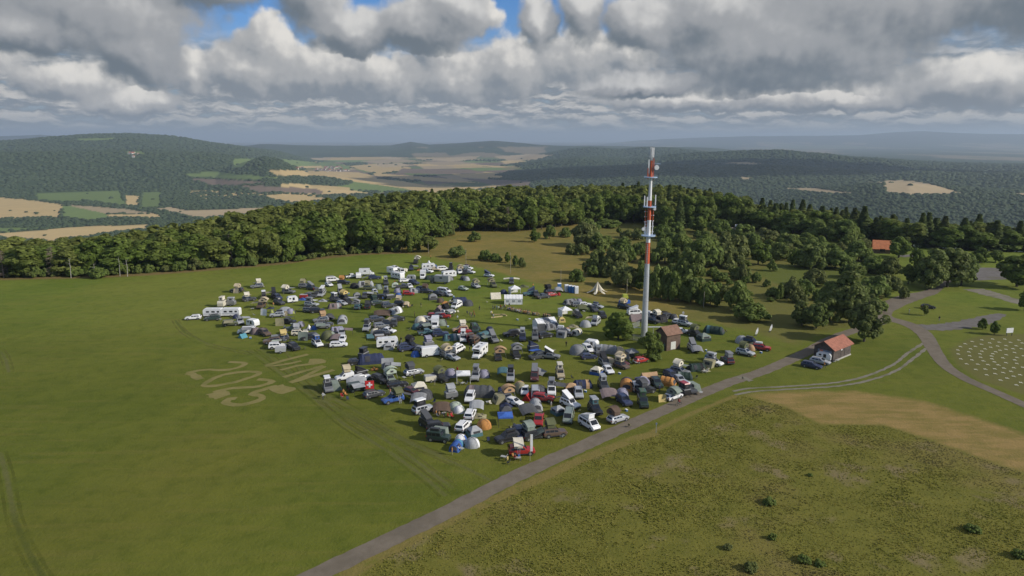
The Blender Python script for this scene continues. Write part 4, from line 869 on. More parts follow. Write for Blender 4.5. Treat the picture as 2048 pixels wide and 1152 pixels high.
def glass_quad(mb, a, b_, lo=.10, hi=.93, sgn=1):
    """pane between the roof edge at station a and the belt at station b"""
    d = Vector((b_[0] - a[0], 0, b_[4] - a[4])); nn = Vector((-d.z, 0, d.x)).normalized() * .022
    if nn.z < 0: nn = -nn
    p = lambda t, s: (a[0] + d.x * t + nn.x, s * (a[5] + ((b_[5]) - a[5]) * t) * .86, a[4] + d.z * t + nn.z)
    mb.add([p(1 - lo, -1), p(1 - lo, 1), p(1 - hi, 1), p(1 - hi, -1)], [(0, 1, 2, 3)])
def wheels(xf, xr, r, w, y=.8):
    mb = MB(); mb.tube((0, -w / 2, 0), (0, w / 2, 0), r, r, 14); mb.tube((0, -w / 2 - .012, 0), (0, w / 2 + .012, 0), r * .6, r * .6, 10, 1)
    return mb.mesh('wheel', [BLK, RIM])
def car_parts(kind):
    c = CAR[kind]; st = c['st']; mb = MB(); mb.loft([ring(*s) for s in st])
    x0, x1 = st[0][0], st[-1][0]; w = st[2][1]; zs = st[2][2]
    for s in (-1, 1): mb.box(((x0 + x1) / 2, s * (w - .01), zs + .06), (x1 - x0 - .5, .05, .14), 1)
    mb.box((x0 + .02, 0, zs + .22), (.10, w * 1.7, .22), 1); mb.box((x1 - .03, 0, zs + .20), (.10, w * 1.5, .20), 1)
    for xw in c['wh'][:2]:
        for s in (-1, 1): mb.tube((xw, s * (w - .12), c['wh'][2] + .04), (xw, s * (w + .006), c['wh'][2] + .04), c['wh'][2] * 1.16, c['wh'][2] * 1.16, 14, 1)
    body = mb.mesh('body', [paint('white'), DKG]); out = [('body', body, (0, 0, 0))]
    g = MB(); glass_quad(g, st[c['wi']], st[c['wi'] + 1]); g2 = MB(); glass_quad(g2, st[c['ri'] + 1], st[c['ri']], .12, .9)
    out += [('windscreen', g.mesh('windscreen', [WIN]), (0, 0, 0)), ('rear_window', g2.mesh('rear_window', [WIN]), (0, 0, 0))]
    for s in (-1, 1):
        g = MB()
        for a, b_ in c['sw']:
            pts = []
            for x, t in ((a, .14), (b_, .14), (b_, .80), (a, .80)):
                S = lerp_st(st, x); yy = S[1] * .975 + (S[5] + (S[1] - S[5]) * .12 - S[1] * .975) * t; zz = S[3] + (S[4] - (S[4] - S[3]) * .1 - S[3]) * t; pts.append((x, s * (yy + .018), zz))
            g.add(pts if s < 0 else pts[::-1], [(0, 1, 2, 3)])
        out.append(('side_window', g.mesh('side_window', [WIN]), (0, 0, 0)))
    wm = wheels(0, 0, c['wh'][2], .22)
    for xw in c['wh'][:2]:
        for s in (-1, 1): out.append(('wheel', wm, (xw, s * (w - .09), c['wh'][2])))
    hl = MB(); hl.box((0, 0, 0), (.12, .34, .16)); hm = hl.mesh('headlight', [LAMP]); tl = hl.mesh('tail_light', [TAIL])
    S = lerp_st(st, x1 - .12); zl = S[3] - .10
    for s in (-1, 1): out.append(('headlight', hm, (x1 - .10, s * S[1] * .76, zl))); out.append(('tail_light', tl, (x0 + .05, s * st[0][1] * .88, st[0][3] - .05)))
    if kind == 'pickup':
        t = MB(); t.box((-1.75, 0, 1.13), (1.5, 1.5, .05)); out.append(('bed_cover', t.mesh('bed_cover', [DKG]), (0, 0, 0)))
    if kind == 'offroader':
        t = MB(); t.tube((-2.42, .1, 1.15), (-2.26, .1, 1.15), .40, .40, 14); out.append(('spare_wheel', t.mesh('spare_wheel', [BLK]), (0, 0, 0)))
    if kind in ('suv', 'estate', 'van'):
        t = MB(); S = lerp_st(st, -.8)
        for s in (-1, 1): t.box((-.7, s * S[5] * .86, c['rz'] + .03), (1.7 if kind != 'van' else 2.6, .05, .06))
        out.append(('roof_rail', t.mesh('roof_rail', [DKG]), (0, 0, 0)))
    return out
def rbox(L, Wd, z0, z1, r=.25):
    a = [(-L / 2, z0), (-L / 2, z1 - r), (-L / 2 + r, z1), (L / 2 - r, z1), (L / 2, z1 - r), (L / 2 + .06, (z0 + z1) / 2), (L / 2, z0)]
    mb = MB(); mb.prism(a, Wd / 2); return mb
def box_parts(kind):
    out = []; P0 = (0, 0, 0)
    def wn(name, m, *bx):
        g = MB()
        for b_ in bx: g.box(*b_)
        out.append((name, g.mesh(name, [m]), P0))
    if kind == 'caravan':
        mb = rbox(5.6, 2.25, .45, 2.6, .35); out.append(('body', mb.mesh('body', [paint('white')]), P0))
        for s in (-1, 1): wn('side_window', WIN, ((1.4, s * 1.13, 1.75), (.9, .03, .5)), ((-.3, s * 1.13, 1.75), (1.0, .03, .5)), ((-1.8, s * 1.13, 1.75), (.7, .03, .5)))
        wn('front_window', WIN, ((2.83, 0, 1.75), (.03, 1.5, .55))); wn('stripe', plain('grey_stripe', (.35, .36, .4)), ((0, 1.135, 1.1), (5.2, .02, .12)), ((0, -1.135, 1.1), (5.2, .02, .12)))
        wn('skylight', plain('skylight', (.55, .56, .55), .3), ((.8, 0, 2.63), (.8, .6, .07)), ((-1.5, 0, 2.63), (.5, .5, .07))); wn('drawbar', DKG, ((3.4, 0, .5), (1.3, .12, .12)), ((3.9, 0, .35), (.12, .12, .5)))
        wl = [(-.1, 1.05, .33)]
    elif kind == 'trailer':
        mb = rbox(2.6, 1.7, .45, 1.5, .12); out.append(('body', mb.mesh('body', [paint('white')]), P0)); wn('lid', plain('lid_grey', (.4, .4, .4)), ((0, 0, 1.53), (2.5, 1.62, .08))); wn('drawbar', DKG, ((1.9, 0, .45), (1.3, .1, .1)))
        wl = [(0, .88, .33)]
    elif kind == 'camper_trailer':
        mb = rbox(3.4, 2.0, .45, 2.15, .45); out.append(('body', mb.mesh('body', [paint('white')]), P0)); wn('door', WIN, ((.3, -1.01, 1.4), (.7, .03, .9))); wn('side_window', WIN, ((-.8, -1.01, 1.55), (.6, .03, .4)), ((-.6, 1.01, 1.55), (.8, .03, .4))); wn('drawbar', DKG, ((2.3, 0, .45), (1.4, .1, .1)))
        wl = [(-.1, 1.0, .34)]
    elif kind == 'motorhome':
        a = [(-3.2, .5), (-3.2, 2.8), (-3.05, 2.9), (1.6, 2.9), (2.3, 2.62), (2.42, 2.2), (2.2, 1.98), (1.5, 1.95)]; mb = MB(); mb.prism(a + [(1.3, .5)], 1.12)
        mb.loft([ring(*s) for s in ((1.2, 1.0, .35, 1.2, 1.98, .9), (1.55, 1.0, .35, 1.2, 1.96, .88), (2.3, .99, .35, 1.15, 1.22, .86), (2.85, .95, .35, .98, 1.04, .8), (3.05, .84, .45, .78, .82, .72))]); out.append(('body', mb.mesh('body', [paint('white')]), P0))
        g = MB(); glass_quad(g, (1.55, 1.0, .35, 1.2, 1.96, .88), (2.3, .99, .35, 1.15, 1.22, .86)); out.append(('windscreen', g.mesh('windscreen', [WIN]), P0)); wn('front_window', WIN, ((2.38, 0, 2.4), (.12, 1.5, .35)))
        for s in (-1, 1): wn('side_window', WIN, ((-.2, s * 1.13, 2.0), (1.0, .03, .55)), ((-2.2, s * 1.13, 2.0), (.8, .03, .5)), ((1.75, s * 1.0, 1.5), (.6, .04, .4)))
        wn('door', plain('door_grey', (.6, .6, .6)), ((.9, -1.13, 1.45), (.65, .03, 1.75))); wn('skylight', WIN, ((.6, 0, 2.93), (.7, .6, .07)), ((-1.6, 0, 2.93), (.5, .5, .07)), ((1.5, 0, 2.93), (.5, .9, .05)))
        wl = [(-1.9, 1.0, .37), (2.2, .9, .37)]
    elif kind == 'box_truck':
        mb = MB(); mb.prism([(-3.6, .9), (-3.6, 3.25), (2.0, 3.25), (2.0, .9)], 1.2); out.append(('body', mb.mesh('body', [paint('lightgrey')]), P0)); mb = MB(); mb.loft([ring(*s) for s in ((2.1, 1.1, .5, 1.7, 2.5, 1.0), (2.6, 1.1, .5, 1.7, 2.55, 1.0), (3.2, 1.1, .5, 1.6, 1.7, 1.0), (3.9, 1.0, .5, 1.35, 1.4, .9))]); out.append(('cab', mb.mesh('cab', [paint('darkgrey')]), P0))
        g = MB(); glass_quad(g, (2.6, 1.1, .5, 1.7, 2.55, 1.0), (3.2, 1.1, .5, 1.6, 1.7, 1.0)); out.append(('windscreen', g.mesh('windscreen', [WIN]), P0)); wn('frame', DKG, ((0, 0, .75), (7, .9, .25))); wn('hatch', DKG, ((-1.0, 0, 3.28), (.7, .6, .06)))
        wn('side_window', WIN, ((-.6, -1.21, 2.4), (1.0, .03, .5)), ((-.6, 1.21, 2.4), (1.0, .03, .5))); wl = [(-2.2, 1.0, .5), (2.9, 1.0, .5)]
    elif kind == 'white_box_truck':
        mb = MB(); mb.prism([(-2.9, .8), (-2.9, 2.95), (1.2, 2.95), (1.2, .8)], 1.08); out.append(('body', mb.mesh('body', [paint('white')]), P0)); mb = MB(); mb.loft([ring(*s) for s in ((1.3, 1.0, .4, 1.3, 2.0, .9), (1.7, 1.0, .4, 1.3, 2.05, .9), (2.4, .99, .4, 1.2, 1.28, .86), (2.95, .9, .4, .95, 1.0, .8))]); out.append(('cab', mb.mesh('cab', [paint('white')]), P0))
        g = MB(); glass_quad(g, (1.7, 1.0, .4, 1.3, 2.05, .9), (2.4, .99, .4, 1.2, 1.28, .86)); out.append(('windscreen', g.mesh('windscreen', [WIN]), P0)); wn('side_window', WIN, ((-.6, -1.09, 2.1), (.9, .03, .45)), ((-.6, 1.09, 2.1), (.9, .03, .45))); wl = [(-1.7, .9, .38), (1.9, .9, .38)]
    wm = wheels(0, 0, wl[0][2], .24)
    for x, y, r in wl:
        for s in (-1, 1): out.append(('wheel', wm, (x, s * y, r)))
    return out
BOXK = ('caravan', 'trailer', 'camper_trailer', 'motorhome', 'box_truck', 'white_box_truck')
ROOF = dict(caravan=2.6, trailer=1.56, camper_trailer=2.15, motorhome=2.9, box_truck=3.25, white_box_truck=2.95)
TALK = dict(hatch='small car', estate='estate car', suv='SUV', offroader='boxy offroader', pickup='pickup', van='van', minivan='small delivery van', bigvan='tall panel van', caravan='caravan', trailer='trailer', camper_trailer='camper trailer', motorhome='motorhome with sleeping alcove', box_truck='box body truck', white_box_truck='box body camper')
NAMES = dict(hatch='parked_car', estate='estate_car', suv='off_road_car', offroader='off_road_car', pickup='pickup_truck', van='camper_van', minivan='delivery_van', bigvan='panel_van', box_truck='box_truck', white_box_truck='box_camper')
CATS = dict(hatch='car', estate='car', suv='car', offroader='car', pickup='pickup', van='van', minivan='van', bigvan='van', box_truck='truck', white_box_truck='camper', caravan='caravan', trailer='trailer', camper_trailer='trailer', motorhome='motorhome')
# ---- roof tents, awnings (parts of the vehicle that carries them)
def a_wedge():
    f = MB(); f.add([(-1.05, -.62, 0), (1.05, -.62, 0), (-1.05, -.62, 1.15), (-1.05, .62, 0), (1.05, .62, 0), (-1.05, .62, 1.15)], [(0, 1, 2), (3, 5, 4), (0, 2, 5, 3)])
    l = MB(); l.loft([[(-1.1, y, 1.13), (1.1, y, -.02), (1.1, y, .10), (-1.1, y, 1.27)] for y in (-.68, .68)]); b_ = MB(); b_.box((0, 0, -.06), (2.2, 1.36, .13))
    return [('tent_fabric', f), ('tent_lid', l), ('tent_base', b_)]
def a_pop():
    f = MB(); f.box((0, 0, .5), (1.98, 1.2, 1.0), 0, 0, .96); l = MB(); l.box((0, 0, 1.08), (2.2, 1.38, .18), 0, 0, .9); b_ = MB(); b_.box((0, 0, -.05), (2.2, 1.38, .16))
    w_ = MB(); w_.box((0, -.6, .5), (.9, .04, .5)); w_.box((1.0, 0, .5), (.04, .6, .5)); return [('tent_fabric', f), ('tent_lid', l), ('tent_base', b_), ('tent_window', w_)]
def a_fold():
    f = MB(); f.loft([[(x, -.65, 0), (x, -.68, .55), (x, .25, 1.28), (x, 1.2, 1.0), (x, 1.75, .45), (x, 1.7, 0)] for x in (-.72, .72)])
    fl = MB(); fl.sheet(lambda u, v: (-.86 + 1.72 * u, -.9 + 3.2 * v, .50 + 1.0 * math.sin(math.pi * (.08 + .88 * v)) ** .8 * .95 - .04 * math.sin(math.pi * u)), 4, 8); b_ = MB(); b_.box((0, .52, -.05), (1.46, 2.4, .1))
    w_ = MB(); w_.box((.735, .6, .5), (.04, .7, .45)); w_.box((-.735, .6, .5), (.04, .7, .45)); ld = MB()
    for s in (-.18, .18): ld.tube((s, 1.75, 0), (s, 2.25, -1.65), .03, .03, 4)
    for q in range(6): ld.tube((-.18, 1.8 + q * .08, -.15 - q * .27), (.18, 1.8 + q * .08, -.15 - q * .27), .02, .02, 4)
    return [('tent_fabric', f), ('tent_fly', fl), ('tent_base', b_), ('tent_window', w_), ('ladder', ld)]
def a_poptop():
    f = MB(); f.add([(-1.3, -.66, 0), (1.2, -.66, 0), (1.25, -.66, .85), (-1.3, .66, 0), (1.2, .66, 0), (1.25, .66, .85)], [(0, 1, 2), (3, 5, 4), (1, 4, 5, 2), (0, 2, 5, 3)])
    l = MB(); l.loft([[(-1.4, y, -.02), (1.4, y, .88), (1.35, y, 1.0), (-1.4, y, .12)] for y in (-.72, .72)]); return [('pop_top_fabric', f), ('pop_top_roof', l)]
def a_box():
    l = MB(); l.box((0, 0, .16), (1.9, .8, .34), 0, 0, .85); return [('roof_box', l)]
def a_awn(z=1.9, w=2.6, dep=2.3):
    s = MB(); s.sheet(lambda u, v: (-w / 2 + w * u, .75 + dep * v, z + .05 - .28 * v - .10 * math.sin(math.pi * u) * math.sin(math.pi * v)), 4, 4); p = MB()
    for x in (-w / 2 + .05, w / 2 - .05): p.tube((x, .7 + dep, 0), (x, .7 + dep, z - .25), .03, .03, 5)
    return [('awning', s), ('awning_pole', p)]
def a_room(z=1.9):
    s = MB(); s.loft([[(x, .9, 0), (x, .85, z), (x, 2.3, z - .15), (x, 2.95, 0)] for x in (-1.25, 1.25)]); w_ = MB(); w_.box((0, 2.66, .95), (1.2, .06, .8)); return [('awning_room', s), ('awning_window', w_)]
def a_front(z=1.7):
    s = MB(); s.sheet(lambda u, v: (-2.2 - 2.4 * v, -1.1 + 2.2 * u, z - .1 - v * 1.0 - .15 * math.sin(math.pi * u) * math.sin(math.pi * v)), 4, 5); p = MB(); p.tube((-4.6, -1.05, 0), (-4.6, -1.05, .65), .03, .03, 4); p.tube((-4.6, 1.05, 0), (-4.6, 1.05, .65), .03, .03, 4); return [('awning', s), ('awning_pole', p)]
ATT = dict(wedge=a_wedge, pop=a_pop, fold=a_fold, poptop=a_poptop, box=a_box)
APH = dict(wedge='{} wedge roof tent', pop='{} pop-up roof tent', fold='{} fold-out roof tent', poptop='raised {} pop top', box='{} roof box', awn='{} side awning', room='{} awning room', tail='{} rear awning')
NEUT = ('tent_window', 'awning_window'); GREYP = ('tent_base', 'awning_pole', 'ladder')
ITEMS = []
PARTN = 0
def part(root, nm, me, slotmat=None, loc=(0, 0, 0), rz=0., label=None, parent=None):
    o = bpy.data.objects.new(nm, me); COL.objects.link(o); o.parent = parent or root; o.location = loc; o.rotation_euler = (0, 0, rz)
    if slotmat is not None: o.material_slots[0].link = 'OBJECT'; o.material_slots[0].material = slotmat
    if label: o['label'] = label
    return o
def vehicle(kind, x, y, heading, col, atts=(), px=0, py=0, sc_=.92):
    parts = cached(kind, lambda: box_parts(kind) if kind in BOXK else car_parts(kind)); rz = math.atan2(math.sin(R(heading)) / .7, math.cos(R(heading)))
    o = empty(NAMES.get(kind, kind), (x, y, 0), rz); o.scale = (sc_,) * 3; seen_door = 0
    pm = paint(col)
    for nm, me, loc in parts: part(o, nm, me, pm if nm == 'body' or (nm == 'cab' and kind == 'white_box_truck') else None, loc)
    rzf = ROOF.get(kind) or CAR[kind]['rz']; phr = []
    for a, c, side in atts:
        lc = None
        if '/' in c: c, lc = c.split('/')
        phr.append(APH[a].format(cname(lc or c)))
        if a in ATT:
            xo = {'pickup': -.2, 'van': -.5, 'minivan': -.6, 'bigvan': -.6, 'trailer': 0, 'camper_trailer': 0}.get(kind, -.75); root = None; ang = (0 if side >= 0 else math.pi) if a in ('fold',) else (0 if side >= 0 else math.pi)
            for nm, mbf in cached(('att', a), lambda: [(n_, m_.mesh(n_, [cloth('grey')])) for n_, m_ in ATT[a]()]):
                m_ = (plain('tent_gauze', (.05, .05, .055), .9) if nm in NEUT else CHROME if nm == 'ladder' else DKG if nm in GREYP else (paint(lc or c) if nm in ('tent_lid', 'roof_box', 'pop_top_roof') else cloth(lc if (lc and nm == 'tent_fly') else c)))
                q = part(o, 'roof_tent' if root is None and a != 'box' else nm, mbf, m_, (xo, 0, rzf + .14) if root is None else (0, 0, 0), ang if root is None else 0., None, root)
                if root is None: root = q
        else:
            fn = dict(awn=a_awn, room=a_room, tail=a_front)[a]; root = None
            for nm, mbf in cached((a, round(rzf, 1)), lambda: [(n_, m_.mesh(n_, [cloth('grey')])) for n_, m_ in fn(max(rzf, 1.5))]):
                m_ = plain('tent_gauze', (.05, .05, .055), .9) if nm in NEUT else DKG if nm in GREYP else cloth(c)
                q = part(o, nm, mbf, m_, (-.3, 0, 0) if root is None and a != 'tail' else (0, 0, 0), (0 if side >= 0 else math.pi) if root is None and a != 'tail' else 0., None, root)
                if root is None: root = q
    t = TALK[kind]; ph = f"{cname(col)} {t}" + (' with ' + ' and '.join(phr[:2]) if phr else '')
    ITEMS.append(dict(o=o, ph=ph, short=f"{cname(col)} {t.split(' with')[0]}", cat=CATS[kind], grp='vehicles of the camp', px=px, py=py, x=x, y=y, r=2.6)); return o
# ---- tents standing on the ground
GAUZE = plain('tent_gauze', (.05, .05, .055), .9)
def dome_mb(L, Wd, H, f=1.0, lo=0., hi=1., a0=0., a1=2 * math.pi, power=2.4, nz=8, na=24):
    mb = MB()
    def fn(u, v):
        a = a0 + (a1 - a0) * u; t = lo + (hi - lo) * v; rr_ = math.cos(t * math.pi / 2) ** .75; pole = 1 - .10 * (abs(math.sin(2 * a)) ** 2) * math.sin(t * math.pi) ** 1
        ca, sa = math.cos(a), math.sin(a); q = (abs(ca) ** power + abs(sa) ** power) ** (-1 / power)
        return (ca * q * rr_ * L / 2 * pole * f, sa * q * rr_ * Wd / 2 * pole * f, math.sin(t * math.pi / 2) * H * f)
    mb.sheet(fn, na if a1 - a0 > 6 else 6, nz); return mb
def t_dome(s, c, c2):
    L, Wd, H = 3.0 * s, 2.9 * s, 1.75 * s ** .8; b_ = dome_mb(L, Wd, H); d = dome_mb(L, Wd, H, 1.012, 0, .68, -.55, .45); w_ = dome_mb(L, Wd, H, 1.012, .25, .6, 1.9, 2.5); p = MB()
    for a in (math.pi / 4, 3 * math.pi / 4):
        pts = [(math.cos(a) * math.cos(t) ** .75 * L * .5 * 1.19, math.sin(a) * math.cos(t) ** .75 * Wd * .5 * 1.19, math.sin(t) * H + .02) for t in np.linspace(0, math.pi / 2, 7)]; pts = pts + [(-x, -y, z) for x, y, z in reversed(pts[:-1])]
        for i in range(len(pts) - 1): p.tube(pts[i], pts[i + 1], .03, .03, 4)
    return [('flysheet', b_, cloth(c)), ('door', d, cloth(c2) if c2 else GAUZE), ('window', w_, GAUZE), ('pole', p, cloth('darkgrey'))]
def t_tunnel(s, c, c2):
    L, Wd, H = 5.0 * s, 2.9 * s ** .8, 1.95 * s ** .7; b_ = MB(); rings = []
    for u in np.linspace(0, 1, 13):
        k_ = [.35, .8, 1, .93, .97, 1, .93, .97, 1, .93, .97, .9, .45][int(round(u * 12))]; rings.append([(-L / 2 + L * u, math.cos(t) * Wd / 2 * (.75 + .25 * k_), math.sin(t) ** .8 * H * k_) for t in np.linspace(0, math.pi, 11)])
    b_.loft(rings, 0, True, False); d = MB(); d.loft([[(-L / 2 + L * u, math.cos(t) * Wd / 2 * 1.012, math.sin(t) ** .8 * H * 1.012) for t in np.linspace(math.pi * .68, math.pi * .92, 4)] for u in (.28, .46)], 0, False, False)
    e = MB(); e.loft([[(-L / 2 + L * u - .03, math.cos(t) * Wd / 2 * w_, math.sin(t) ** .8 * H * k_) for t in np.linspace(math.pi * .15, math.pi * .85, 6)] for u, k_, w_ in ((.0, .36, .8), (.075, .78, .86))], 0, False, False)
    bnd = MB(); bnd.loft([[(-L / 2 + L * u, math.cos(t) * Wd / 2 * 1.008, math.sin(t) ** .8 * H * k_ * 1.008) for t in np.linspace(0, math.pi, 11)] for u, k_ in ((.66, 1.0), (.74, .935), (.83, .97))], 0, False, False)
    return [('flysheet', b_, cloth(c)), ('window', d, GAUZE), ('door', e, GAUZE), ('panel', bnd, cloth(c2 or c))]
def t_ridge(s, c, c2):
    L, Wd, H = 3.0 * s, 2.6 * s, 1.7 * s; b_ = MB()
    b_.sheet(lambda u, v: (-L / 2 + L * u * 1.0 + (.15 if u == 0 else 0), (v - .5) * Wd, max(0, H * (1 - abs(v - .5) * 2) ** 1.0 - .08 * math.sin(math.pi * u))), 5, 8); e = MB(); e.add([(L / 2 + .01, -Wd / 2, 0), (L / 2 + .01, Wd / 2, 0), (L / 2 + .01, 0, H)], [(0, 1, 2)]); e.add([(-L / 2 + .15, -Wd / 2, 0), (-L / 2 + .15, Wd / 2, 0), (-L / 2 + .15, 0, H)], [(0, 2, 1)])
    d = MB(); d.add([(L / 2 + .03, -Wd * .2, 0), (L / 2 + .03, Wd * .2, 0), (L / 2 + .03, 0, H * .8)], [(0, 1, 2)]); return [('flysheet', b_, cloth(c)), ('end_panel', e, cloth(c)), ('door', d, cloth(c2) if c2 else GAUZE)]
def t_cabin(s, c, c2):
    L, Wd, H = 2.9 * s, 2.9 * s, 2.1 * s ** .7; w_ = MB(); w_.box((0, 0, H * .19), (L, Wd, H * .38), 0, 0, .95); u_ = MB(); u_.box((0, 0, H * .52), (L * .95, Wd * .95, H * .28), 0, 0, .92); r_ = MB(); q = .95 * .92 / 2
    r_.add([(-L * q, -Wd * q, H * .66), (L * q, -Wd * q, H * .66), (L * q, Wd * q, H * .66), (-L * q, Wd * q, H * .66), (-.3, 0, H), (.3, 0, H)], [(0, 1, 5, 4), (1, 2, 5), (2, 3, 4, 5), (3, 0, 4)]); g = MB()
    for sx_ in (-1, 1): g.box((sx_ * L * .465, 0, H * .50), (.05, Wd * .5, H * .26)); g.box((0, sx_ * Wd * .465, H * .45), (L * .55, .05, H * .36))
    return [('lower_wall', w_, cloth(c2 or c)), ('wall', u_, cloth(c)), ('roof', r_, cloth(c)), ('window', g, GAUZE)]
def t_gazebo(s, c, c2):
    L, H = 3.0 * s, 2.1; r_ = MB(); r_.sheet(lambda u, v: ((u - .5) * L, (v - .5) * L, H + (.85 if c2 else .45) * s * (1 - max(abs(u - .5), abs(v - .5)) * 2) ** 1.15), 8, 8); v_ = MB()
    for i in range(4): v_.box((math.cos(i * math.pi / 2) * L / 2, math.sin(i * math.pi / 2) * L / 2, H - .12), (.03 if i % 2 == 0 else L, L if i % 2 == 0 else .03, .26))
    out = [('canopy', r_, cloth(c)), ('valance', v_, cloth(c))]
    for a in (-1, 1):
        for b_ in (-1, 1): p = MB(); p.tube((a * L * .48, b_ * L * .48, 0), (a * L * .48, b_ * L * .48, H), .045, .045, 6); out.append(('leg', p, cloth('white') if c == 'white' else DKG))
    if c2: w_ = MB(); w_.box((0, L * .49, H * .5), (L * .96, .03, H)); w_.box((-L * .49, 0, H * .5), (.03, L * .96, H)); out.append(('side_wall', w_, cloth(c2)))
    return out
def t_marquee(s, c, c2):
    L, Wd, H, HR_ = 6.0 * s, 4.0 * s ** .5, 2.0, 3.0; r_ = MB(); r_.sheet(lambda u, v: ((u - .5) * (L + .2), (v - .5) * (Wd + .2), HR_ - abs(v - .5) * 2 * (HR_ - H) - .05 * math.sin(u * math.pi * 6) ** 2), 12, 4); w_ = MB()
    w_.loft([[(x, -Wd / 2, 0), (x, Wd / 2, 0), (x, Wd / 2, H), (x, 0, HR_ - .05), (x, -Wd / 2, H)] for x in (-L / 2, L / 2)]); out = [('roof', r_, cloth(c)), ('wall', w_, cloth(c))]; g = MB()
    for i in range(3): g.box((-L / 3 + i * L / 3, -Wd / 2 - .02, 1.15), (L * .17, .03, .75))
    out.append(('window', g, plain('clear_film', (.33, .35, .36), .3))); f = MB()
    for i in range(4): f.box((-L / 2 + i * L / 3, -Wd / 2 - .03, 1.0), (.07, .05, 2.0))
    out.append(('frame', f, WHT))
    if c2: b_ = MB(); b_.sheet(lambda u, v: ((u - .5) * L * .32 + .2, (v - .5) * (Wd + .3), HR_ + .03 - abs(v - .5) * 2 * (HR_ - H)), 2, 4); out.append(('roof_panel', b_, cloth(c2)))
    return out
def t_star(s, c, c2):
    mb = MB(); n = 6
    def fn(u, v):
        a = u * 2 * math.pi; tip = abs(math.cos(a * n / 2)) ** 2.2; rad = (.9 + 2.6 * tip) * s; q = v; return (math.cos(a) * rad * q, math.sin(a) * rad * q, (3.6 * (1 - q) ** 1.7 + .15 + (1 - tip) * 1.1 * q ** 2) * s)
    mb.sheet(fn, 36, 8); p = MB(); p.tube((0, 0, 0), (0, 0, 3.85 * s), .06, .05, 6); return [('canopy', mb, cloth(c)), ('pole', p, DKG)]
def t_tipi(s, c, c2):
    mb = MB(); mb.sheet(lambda u, v: (math.cos(u * 6.2832) * 2.0 * s * (1 - v * .97), math.sin(u * 6.2832) * 2.0 * s * (1 - v * .97), 3.0 * s * v ** 1.1), 16, 5); d = MB(); d.add([(-.5 * s, -1.97 * s, .02), (.5 * s, -1.97 * s, .02), (0, -.95 * s, 1.6 * s)], [(0, 1, 2)]); p = MB(); p.tube((0, 0, 2.6 * s), (0, 0, 3.2 * s), .05, .03, 5); return [('flysheet', mb, cloth(c)), ('door', d, GAUZE), ('pole', p, DKG)]
def t_tarp(s, c, c2):
    mb = MB(); mb.sheet(lambda u, v: ((u - .5) * 3.4 * s, (v - .5) * 3.0 * s, 1.15 + .85 * v - .22 * math.sin(math.pi * u) * math.sin(math.pi * v) - .5 * (2 * abs(u - .5)) ** 3), 6, 6); out = [('sheet', mb, cloth(c))]
    for a, b_ in ((-.5, -.5), (.5, -.5), (-.5, .5), (.5, .5)): p = MB(); h = .65 + (.85 if b_ > 0 else 0); p.tube((a * 3.4 * s, b_ * 3 * s, 0), (a * 3.4 * s, b_ * 3 * s, h), .03, .03, 5); out.append(('pole', p, DKG))
    return out
def t_screen(s, c, c2):
    mb = MB(); mb.sheet(lambda u, v: ((u - .5) * 2.2 * s, -.45 * v + .12 * math.sin(math.pi * u), 2.0 * s * (1 - v) + .02), 5, 5); out = [('sheet', mb, cloth(c))]
    for a in (-.5, .5): p = MB(); p.tube((a * 2.2 * s, .05, 0), (a * 2.2 * s, 0, 2.05 * s), .03, .03, 5); out.append(('pole', p, DKG))
    return out
def t_low(s, c, c2):
    mb = MB(); mb.sheet(lambda u, v: ((u - .5) * 3.6 * s, (v - .5) * 2.6 * s, .05 + .9 * s * (math.sin(math.pi * u) * math.sin(math.pi * v)) ** .5 * (.75 + .25 * math.cos(u * 9 + v * 4))), 10, 8); w_ = MB(); w_.box((.2, -1.0 * s, .45), (.9, .05, .4)); return [('cover', mb, cloth(c)), ('opening', w_, GAUZE)]
TENT = dict(dome=(t_dome, 'dome tent', 'dome_tent', 1.6), tunnel=(t_tunnel, 'tunnel tent', 'tunnel_tent', 2.4), ridge=(t_ridge, 'ridge tent', 'ridge_tent', 1.6), cabin=(t_cabin, 'cabin tent', 'cabin_tent', 1.6), gazebo=(t_gazebo, 'canopy gazebo', 'gazebo', 1.7), marquee=(t_marquee, 'marquee', 'marquee', 2.6),
            star=(t_star, 'star shaped sail tent', 'star_tent', 2.2), tipi=(t_tipi, 'pointed tipi tent', 'tipi_tent', 1.6), tarp=(t_tarp, 'tarpaulin shelter', 'tarpaulin_shelter', 1.8), screen=(t_screen, 'standing fabric windbreak', 'windbreak', 1.0), low=(t_low, 'low covered tent', 'low_tent', 1.6))
def tent(kind, x, y, heading, col, col2=None, s=1.0, px=0, py=0):
    fn, talk, nm, rad = TENT[kind]; o = empty(nm, (x, y, 0), R(heading)); o.scale = (.80 if kind in ('dome', 'cabin', 'tunnel', 'tarp', 'ridge', 'low', 'screen') else .92,) * 3
    for n_, me, m_ in cached((kind, round(s, 2), col, col2), lambda: [(a, b_.mesh(a, [c_]), c_) for a, b_, c_ in fn(s, col, col2)]): part(o, n_, me)
    size = 'large ' if s >= 1.3 else 'small ' if s <= .75 else ''
    ph = f"{size}{cname(col)} {talk}" + (f" with {cname(col2)} panel" if col2 and col2 != col else '')
    ITEMS.append(dict(o=o, ph=ph, short=f"{cname(col)} {talk}", cat='shelter' if kind in ('tarp', 'screen') else 'gazebo' if kind == 'gazebo' else 'marquee' if kind == 'marquee' else 'tent', grp='tents and shelters of the camp', px=px, py=py, x=x, y=y, r=rad * s)); return o

